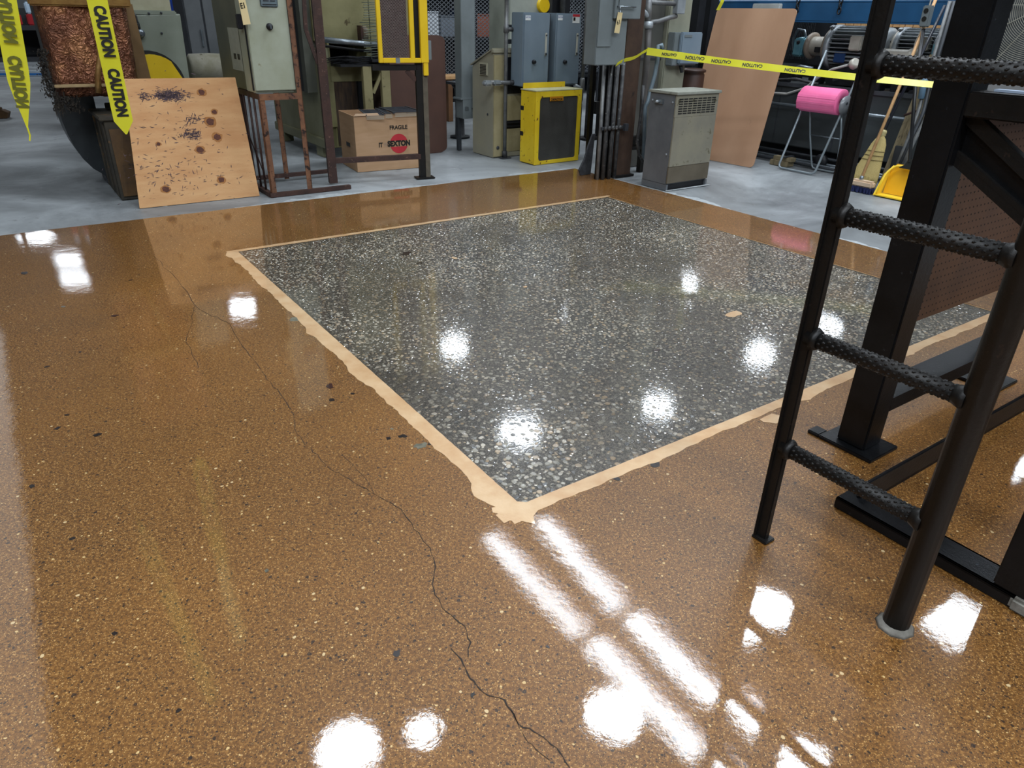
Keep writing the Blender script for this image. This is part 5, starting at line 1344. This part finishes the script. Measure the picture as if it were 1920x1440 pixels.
MB().tube(smooth([(xf0+.02, .16, .52), (xf0-.03, 0, .012), (xf1, 0, .012), (xf1+.0, .16, .52)])[1:-1] if False else smooth([(xt0-.02, .28, zt-.02), (xf0-.04, 0, .012), (xf1-.0, 0, .012), (xt1+.02, .28, zt-.02), (xt0-.02, .28, zt-.02)])[:-1], .011, 8).build('front_loop', TUBE, t)
MB().tube(smooth([(xf0+.08, .16, .6), (xf0+.09, .24, .33), (xf0+.14, .27, .1), (xf0+.16, .28, .012), (xf1+.05, .28, .012), (xf1+.05, .24, .33), (xf1+.04, .16, .6)]), .009, 8).build('rear_loop', TUBE, t)
MB().tube([(xf0+.1, .24, .33), (xf1+.05, .24, .33)], .006, 8).build('cross_rod', CHROME, t)
MB().tube([(xf0+.0, .15, .66), (xf1+.09, .15, .66)], .012, 10).build('roll_spindle', DGREY, t)
MB().lathe((xf1+.075, .15, .64), (1, -.15, 0), [(0, .02), (.002, .085), (.006, .088), (.01, .02)], 24).build('end_disc', CLEAR, t, 'grey translucent end disc')
f = wall_fr('pink_paper_roll', 'thick roll of pink wiping paper on the folding stand', 'paper roll', 5.42)
t = f.t; xr0, xr1 = xf0+.005, xf1+.035; rc = (.15, .665); rr = .115
MB().lathe((xr0, rc[0], rc[1]), (1, 0, 0), [(0, .04), (.0, rr-.004), (.004, rr), (xr1-xr0-.004, rr), (xr1-xr0, rr-.004), (xr1-xr0, .035), (xr1-xr0-.01, .033)], 40).build('roll', PINK, t)
MB().lathe((xr1-.01, rc[0], rc[1]), (1, 0, 0), [(0, .034), (.013, .034), (.014, .02)], 20).build('core', DARK, t)
mb = MB(); vs_ = []
for k in range(9):
    a = R(150+k*9); rad = rr+.002+(.012*(k/8)**2); vs_.append((rc[0]+rad*math.cos(a), rc[1]+rad*math.sin(a)))
for a_, b_ in zip(vs_, vs_[1:]):
    q_ = [mb.bm.verts.new(p) for p in ((xr0, *a_), (xr1, *a_), (xr1, *b_), (xr0, *b_))]; mb.bm.faces.new(q_)
o = mb.build('loose_sheet', PINK, t); so = o.modifiers.new('t', 'SOLIDIFY'); so.thickness = .002

# ---------------------------------------------------------------- brooms and dustpan
f = wall_fr('deck_brush', 'navy bristled deck brush with pale block and long wooden handle', 'brush', 5.1)
t = f.t; x0, _ = f.q(1592, 350); x1, _ = f.q(1633, 356)
MB().box(x0, x1, 0, .07, .045, .105, .015).build('block', mat('pale_wood_block', '#cfb69c', '#bfa488', 6, .6), t)
mb = MB(); rn = random.Random(5)
for i in range(13):
    for j in range(5):
        xx = x0+.01+(x1-x0-.02)*i/12; yy = .008+.0135*j; mb.tube([(xx, yy, .05), (xx+rn.uniform(-.008, .008), yy+rn.uniform(-.01, .006), 0)], .0065, 5)
mb.build('bristles', BRIST, t)['kind'] = 'stuff'
A = Vector(((x0+x1)/2-.03, .035, .10)); x2, z2 = f.q(1752, 5, .62); B = Vector((x2, .62, z2))
MB().tube([A, A+(B-A)*1.12], .0135, 12).build('handle', WOOD, t)
MB().lathe(A, B-A, [(0, .018), (.03, .018), (.035, .014)], 10).build('ferrule', CHROME, t)
f = wall_fr('corn_broom', 'straw corn broom with black handle leaning beside the dustpan', 'broom', 5.3)
t = f.t; xb0, _ = f.q(1598, 332); xb1, _ = f.q(1643, 338); xt, zt = f.q(1655, 250, .12)
mb = MB(); rn = random.Random(6)
prof = [(0, -.62, .5), (.18, -.58, .48), (.38, -.5, .43), (.58, -.38, .37), (.80, -.28, .30), (.9, -.18, .2), (.95, -.09, .1), (1.0, -.06, .06)]
wb = (xb1-xb0)
cxb = (xb0+xb1)/2
rows = []
for s_, a_, b_ in prof:
    cx_ = cxb+(xt-cxb)*s_; z = .012+(zt-.012)*s_; y = .0+.12*s_; n = 16; ring = []
    for k in range(n):
        q = 2*math.pi*k/n; ring.append(mb.bm.verts.new((cx_+(b_ if math.cos(q) > 0 else -a_)*wb*1.05*math.cos(q), y+math.sin(q)*(.035*(1-s_)+.018), z+(rn.uniform(-.01, .01) if s_ == 0 else 0))))
    rows.append(ring)
for A_, B_ in zip(rows, rows[1:]):
    for k in range(16): mb.bm.faces.new((A_[k], A_[(k+1) % 16], B_[(k+1) % 16], B_[k])).smooth = True
mb.bm.faces.new(rows[0][::-1]); mb.bm.faces.new(rows[-1])
mb.build('straw_head', STRAW, t)
STI = mat('broom_stitch', '#6e5f36', rough=.7)
for s_ in (.52, .60, .68):
    k_ = int(0); a_ = np.interp(s_, [p[0] for p in prof], [-p[1] for p in prof]); b_ = np.interp(s_, [p[0] for p in prof], [p[2] for p in prof])
    cx_ = cxb+(xt-cxb)*s_; z = .012+(zt-.012)*s_; y = .12*s_; pts = []
    for k in range(17):
        q = 2*math.pi*k/16; pts.append((cx_+(b_ if math.cos(q) > 0 else a_)*wb*1.07*math.cos(q), y+math.sin(q)*(.035*(1-s_)+.021), z))
    MB().tube(pts, .003, 5, cap=False).build('stitching', STI, t)
mb = MB()
for i in range(90):
    a_ = rn.uniform(-.5, .5)*wb; s0 = rn.uniform(.1, .35); x_ = cxb+a_; mb.tube([(x_*(1-s0)+(cxb+a_*.7)*s0, -.03+.03*s0, .012+s0*.3), (x_+rn.uniform(-.01, .01), -.03+rn.uniform(-.015, .01), rn.uniform(.003, .03))], .0022, 4)
mb.build('loose_straws', STRAW, t)['kind'] = 'stuff'
MB().lathe((xt-.004, .12, zt-.03), (.12, .25, 1), [(0, .03), (.015, .027), (.02, .031), (.035, .026), (.04, .03), (.06, .02)], 14).build('binding', mat('straw_binding', '#b7ab7a', rough=.6), t)
x2, z2 = f.q(1772, 10, .46)
MB().tube([(xt, .125, zt), (x2, .46, z2)], .013, 12).build('handle', mat('navy_handle', '#14171f', '#1d2230', 8, .35), t)
f = wall_fr('lobby_dustpan', 'yellow upright dustpan with black handle beside the straw broom', 'dustpan', 5.1)
t = f.t; xa, _ = f.q(1637, 362); xb = xa+.34; zt = f.q(1650, 306, .12)[1]
def Dp(s_, v_, y): return (xa+(xb-xa)*s_, y, v_)
H1 = zt
MB().prism([(0.03, 0), (.31, 0), (.325, H1*.75), (.30, H1*.95), (.05, H1*.95), (.015, H1*.75)], (xa, .10, 0.02), (1, 0, 0), (0, .35, 1), (0, .012, 0)).build('back_wall', DPAN, t)
MB().box(xa, xa+.34, 0, .12, .004, .016, .003).build('lip', DPAN2, t)
for s_ in (0, 1):
    xx = xa+(.0 if s_ == 0 else .325)
    quad_slab(t, 'side_wall', [(xx, 0, .004), (xx, .12, .004), (xx+(.01 if s_ == 0 else -.01), .12+.35*H1*.9, H1*.95), (xx+(.005 if s_ == 0 else -.005), .04+.2*H1, H1*.7)], .014, DPAN2, (1, 0, 0))
pts = [(xa+.015, .02, .02), (xa+.012, .05+.2*H1, H1*.72), (xa+.05, .08+.28*H1, H1*.98), (xa+.17, .08+.29*H1, H1*1.02), (xa+.29, .08+.28*H1, H1*.98), (xa+.33, .05+.2*H1, H1*.72), (xa+.325, .02, .02)]
MB().tube(smooth(pts), .010, 8).build('rolled_rim', DPAN2, t)
xh, zh = xa+.17, H1*1.0
MB().prism([(-.07, -.01), (.07, -.01), (.03, .02), (.015, .07), (-.015, .07), (-.03, .02)], (xh, .12, zh), (1, 0, 0), (0, .3, 1), (0, .02, 0)).build('handle_socket', INK, t)
x2, z2 = f.q(1722, 150, .40)
MB().tube([(xh, .14, zh+.04), (x2, .36, z2), (x2+(x2-xh)*.5, .50, z2*1.42)], .015, 12).build('handle', mat('black_plastic_handle', '#121316', rough=.4), t)
# old timber posts, blue grey tube and hoses behind
f = wall_fr('timber_prop', 'weathered timber prop leaning between straw broom and dustpan handle', 'timber', 5.5)
x0, _ = f.q(1668, 300); x1, _ = f.q(1693, 300); x2, z2 = f.q(1705, 165, .1)
quad_slab(f.t, 'plank', [(x0, 0, 0), (x1, 0, 0), (x1+.02, .25, 1.3), (x0+.05, .25, 1.3)], .04, OLDWOOD, (0, 1, 0))
quad_slab(f.t, 'plank', [(x0-.07, .04, 0), (x0-.015, .04, 0), (x0+.03, .25, 1.1), (x0-.02, .25, 1.1)], .03, OLDWOOD, (0, 1, 0))
x, z = f.q(1683, 300); MB().box(x-.045, x+.035, -.02, .0, 0, z+.12, .006).build('shoe', DGREY, f.t)
MB().tube([(x-.06, .03, .62), (x+.06, .03, .68)], .01, 8).build('pin', DRUST, f.t)
f = wall_fr('hose_bundle', 'bundle of grey hoses hanging beside the thick black post', 'hoses', 5.35)
for i, (a_, m_) in enumerate(((0, 'hose_grey_a'), (.03, 'b'), (.06, 'c'))):
    A = f.q(1735+8*i, 160, .2); B = f.q(1722+10*i, 210, .15); C_ = f.q(1700+6*i, 268, .08); D_ = f.q(1690+5*i, 300, .05)
    MB().tube(smooth([(A[0]+.02, .2, 1.5), (A[0], .2, A[1]), (B[0], .15, B[1]), (C_[0], .08, C_[1]), (D_[0]-.03, .05, max(.02, D_[1]-.1))]), .017, 10).build('hose', CONDUIT if i != 1 else DGREY, f.t)
x, z = f.q(1728, 190, .18)
MB().tube([f.q(1737, 130, .16)[:1]+(.16, f.q(1737, 130, .16)[1]), f.q(1727, 185, .16)[:1]+(.16, f.q(1727, 185, .16)[1])], .026, 12).build('blue_sleeve', mat('blue_grey_sleeve', '#6f8fa8', '#587388', 6, .35), f.t)
f = wall_fr('outlet_box', 'small grey outlet box hanging from a cord near the broom handles', 'outlet', 5.6)
x, z = f.q(1737, 28)
MB().box(x-.035, x+.035, -.02, .04, z-.09, z+.07, .008).build('box', GREY, f.t)
for dz in (-.03, .03): MB().lathe((x, -.02, z+dz), (0, -1, 0), [(0, .02), (.003, .02)], 12).build('socket', INK, f.t)
MB().tube([(x, .01, z+.07), (x+.02, .01, 2.0)], .006, 6).build('cord', CREAM, f.t)
p = [f.q(*q, 0) for q in ((1732, 45), (1716, 80), (1708, 110), (1704, 140))]
MB().tube([(a, 0, b) for a, b in p], .004, 6).build('thin_cord', CREAM, f.t)

# ---------------------------------------------------------------- drum fan
d_ = ray(1962, 10); FP = EYE+d_*(6.6/d_.y)
t = thing('drum_fan', 'large round floor fan with wire grille behind the black stand', 'fan', (FP.x, FP.y, 0), -20)
FZ = FP.z; FR_ = .52
MB().lathe((0, .02, FZ), (0, 1, 0), [(0, FR_), (.0, FR_+.02), (.22, FR_+.02), (.22, FR_)], 48).build('drum', mat('fan_drum', '#55585a', '#484b4d', 4, .5, .3), t)
mb = MB()
for k in range(34):
    rr_ = .05+(FR_-.05)*k/33; pts = [(rr_*math.cos(a), -.03+.02*(rr_/FR_)**2, FZ+rr_*math.sin(a)) for a in [2*math.pi*i/48 for i in range(49)]]
    mb.tube(pts, .0028, 4, cap=False)
for k in range(12):
    a = 2*math.pi*k/12; mb.tube([(.04*math.cos(a), -.03, FZ+.04*math.sin(a)), (FR_*math.cos(a), -.01, FZ+FR_*math.sin(a))], .004, 4)
mb.build('wire_grille', mat('grille_cream', '#a7a497', '#918e80', 10, .4, .3), t)
MB().lathe((0, -.04, FZ), (0, 1, 0), [(0, .05), (.03, .055), (.15, .06)], 20).build('hub', DARK, t)
for k in range(4):
    a = 2*math.pi*k/4+.4; c, s_ = math.cos(a), math.sin(a)
    quad_slab(t, 'blade', [(c*.05-s_*.03, .05, FZ+s_*.05+c*.03), (c*.4-s_*.12, .05, FZ+s_*.4+c*.12), (c*.4+s_*.12, .12, FZ+s_*.4-c*.12), (c*.05+s_*.03, .10, FZ+s_*.05-c*.03)], .003, mat('fan_blade', '#8d9092', rough=.4, metal=.4), (0, 1, 0))
for sx in (-1, 1):
    MB().tube([(sx*.56, .12, FZ), (sx*.56, .12, .05), (sx*.56, -.2, .02), (sx*.56, .4, .02)], .018, 10).build('stand_leg', BLACK, t)
MB().tube([(-.56, .4, .02), (.56, .4, .02)], .018, 10).build('stand_bar', BLACK, t)
MB().tube([(-.56, -.2, .02), (.56, -.2, .02)], .018, 10).build('stand_bar', BLACK, t)

# ---------------------------------------------------------------- caution tapes
def ribbon(pts, ups, wd, name, parent, th=.0006):
    vv, ff = [], []
    for p, u_ in zip(pts, ups): vv += [Vector(p)-Vector(u_)*wd/2, Vector(p)+Vector(u_)*wd/2]
    for i in range(len(pts)-1): ff.append((2*i, 2*i+1, 2*i+3, 2*i+2))
    me = pydata(name, [tuple(v) for v in vv], ff)
    o = link(name, me, TAPE, parent); so = o.modifiers.new('t', 'SOLIDIFY'); so.thickness = th; so.offset = 0; return o
def hang_tape(a, b, depth, wd, lab, txts, mirror, tcol, tip):
    """tape hanging from above the frame: a top, b lower end, both as sight lines at that depth"""
    def W(px, py): d = ray(px, py); return EYE+d*(depth/d.y)
    A, B = W(*a), W(*b); t = thing('caution_tape', lab, 'tape', (B.x, B.y, B.z), 0)
    o_ = B.copy(); top = A+(A-B).normalized()*.9
    dn = (B-top).normalized(); vw = (B-EYE).normalized(); side = dn.cross(vw).normalized()
    side = side if side.x > 0 else -side
    n = 26; pts, ups = [], []
    nrm = side.cross(dn).normalized()
    L_ = (B-top).length
    for i in range(n+1):
        s_ = i/n; p = top+(B-top)*s_+nrm*.006*math.sin(s_*9); pts.append(p-o_)
        k = 1 if s_ < tip else max(.0, 1-((s_-tip)/(1-tip))**(1.3 if mirror else 4))
        ups.append(side*max(k, .08))
    ribbon(pts, ups, wd, 'film', t)
    if mirror: MB().tube([(0, 0, 0), tuple(dn*.03+side*.004), tuple(dn*.05)], .003, 6).build('knotted_end', TAPE, t)
    zax = -nrm if nrm.dot(vw) > 0 else nrm
    xax = dn if not mirror else dn
    yax = zax.cross(xax)
    M = Matrix((xax, yax, zax)).transposed().to_4x4()
    for (px, py), size in txts:
        c = W(px, py); s_ = (c-top).dot(dn); c = top+dn*s_+zax*(.0035)+nrm*.006*math.sin(s_/L_*9)
        me_t = text('CAUTION', size, tcol, t, 'lettering', (0, 0, 0), (0, 0, 0), sx=.74, bold=.0034, ext=.0003)
        if mirror: me_t.data.transform(Matrix.Diagonal((1, -1, 1, 1))); me_t.data.flip_normals()
        M2 = M.copy(); M2.translation = c-o_; me_t.matrix_local = M2
    return t
hang_tape((8, 0), (51, 238), 2.75, .072, 'yellow caution tape with reversed lettering hanging at the far left edge', [((18, 30), .052), ((36, 155), .052)], True, INK2, .87)
hang_tape((182, 0), (237, 252), 3.2, .074, 'yellow caution tape hanging in front of the plywood, lettering reading CAUTION', [((201, 60), .056), ((225, 175), .056)], False, INK, .95)
# spanning tape
A = PL(fl(1168, 331)-V*.18, GA, 1156, 121); P0 = fl(1168, 331)-V*.18+ad(GA)*A[0]; P0.z = A[1]
d = ray(1213, 96); P1 = at(3.82, 3.55); k_ = (P1-EYE).dot(V)/d.dot(V); P1 = EYE+d*k_
d = ray(1775, 161); PE = at(5.0, .5); k_ = (PE-EYE).dot(U)/d.dot(U); P2 = EYE+d*k_
t = thing('barrier_tape', 'yellow caution tape stretched from the grey panel across to the black post', 'tape', (P1.x, P1.y, P1.z), 0)
n = 30; pts, ups = [], []
for i in range(n+1):
    s_ = i/n; p = P1.lerp(P2, s_)-UP*.05*4*s_*(1-s_)*.3; pts.append(p-P1); tw = .35+.5*s_
    sd = (P2-P1).normalized().cross(UP).normalized(); ups.append((UP*math.cos(tw)-sd*math.sin(tw)))
ribbon(pts, ups, .062, 'film', t)
pts0 = [P0-P1, (P0-P1)*.5+UP*.01, Vector((0, 0, 0))]
ribbon([P0-P1+(P1-P0)*(i/8)+UP*.008*math.sin(i) for i in range(9)], [UP.lerp(U, .4) for _ in range(9)], .05, 'crumpled_film', t)
dirx = (P2-P1).normalized()
for s_, sz in ((.085, .03), (.18, .038), (.275, .038), (.385, .038), (.53, .038)):
    i = s_*n; u_ = ups[int(i)]; c = P1.lerp(P2, s_)-UP*.05*4*s_*(1-s_)*.3
    xax = dirx; yax = -u_; zax = xax.cross(yax).normalized()
    nrm = dirx.cross(u_).normalized(); nrm = nrm if nrm.dot(EYE-c) > 0 else -nrm
    o = text('CAUTION', sz, INK, t, 'lettering', (0, 0, 0), (0, 0, 0), sx=.95, bold=.0012, ext=.0003)
    # lettering hangs upside down on this side
    X_ = -dirx; Y_ = -u_; Z_ = X_.cross(Y_)
    if Z_.dot(nrm) < 0: X_ = dirx; Z_ = X_.cross(Y_)
    M = Matrix((X_, Y_, Z_)).transposed().to_4x4(); M.translation = c-P1+nrm*.002; o.matrix_local = M
f = Fr('loose_tape_end', 'short yellow tape end hanging from the top edge beside the tan board', 'tape', at(5.2, 4.0), GA)
x0, z0 = f.q(1346, 19); x1, z1 = f.q(1358, -10)
ribbon([(x0, 0, z0), ((x0+x1)/2, -.01, (z0+z1)/2), (x1, 0, z1), (x1+.02, 0, z1+.5)], [(1, 0, 0)]*4, .05, 'film', f.t)

# ---------------------------------------------------------------- small pieces sit on the part that carries them
SUB = {'hasp': ['door'], 'latch_knob': ['door'], 'lettering': ['sticker', 'label_plate', 'card', 'front_panel', 'film'], 'sticker_band': ['sticker'], 'sticker_symbol': ['sticker'],
       'knob_pointer': ['switch_knob'], 'grille_slots': ['speaker_grille'], 'notice_print': ['notice'], 'vent_slot': ['vent_band'], 'louvre': ['vent'],
       'latch': ['junction_box'], 'round_emblem': ['front_panel'], 'hand_hole': ['side_panel'], 'knot': ['sheet'], 'knot_ring': ['sheet'], 'smear': ['sheet'],
       'peg_hole': ['pegboard'], 'flange_bolt': ['flange_ring'], 'pump_bolt': ['pump_body'], 'fin': ['stator'], 'name_plate': ['stator'], 'stitching': ['straw_head'],
       'binding': ['straw_head'], 'rolled_rim': ['back_wall'], 'clamp_nut': ['strut_clamp'], 'latch_stud': ['latch_plate'], 'bell_window': ['coupling_bell'],
       'cover_rib': ['cover'], 'lever': ['cover'], 'core': ['roll'], 'rail_clip': ['bottom_rail'], 'sensor_cap': ['sensor_head'], 'knotted_end': ['film'],
       'handle': ['door'], 'hinge_plate': ['stile'], 'socket': ['box'], 'corner_fillet': ['front_frame'], 'rear_lip': ['case'], 'side_slot': ['case'], 'bolt': ['case', 'body', 'housing', 'junction_box'],
       'tie': ['card'], 'foot_mortar': ['rail'], 'ferrule': ['handle'], 'drooping_edge': ['grid_mesh']}
stem_ = lambda o: o.name.split('.')[0]
def mid(o):
    b = [Vector(c) for c in o.bound_box]; return o.matrix_basis @ (sum(b, Vector())/8)
for root in [o for o in list(S.objects) if o.type == 'EMPTY' and o.parent is None]:
    kids = list(root.children); ident = [k for k in kids if k.type == 'MESH' and k.matrix_basis == Matrix.Identity(4)]
    for k in kids:
        if k.type != 'MESH': continue
        for want in SUB.get(stem_(k), []):
            c = [p for p in ident if stem_(p) == want and p is not k]
            if c and not (stem_(k) == 'handle' and stem_(root) != 'steel_locker'):
                k.parent = min(c, key=lambda p: (mid(p)-mid(k)).length); break
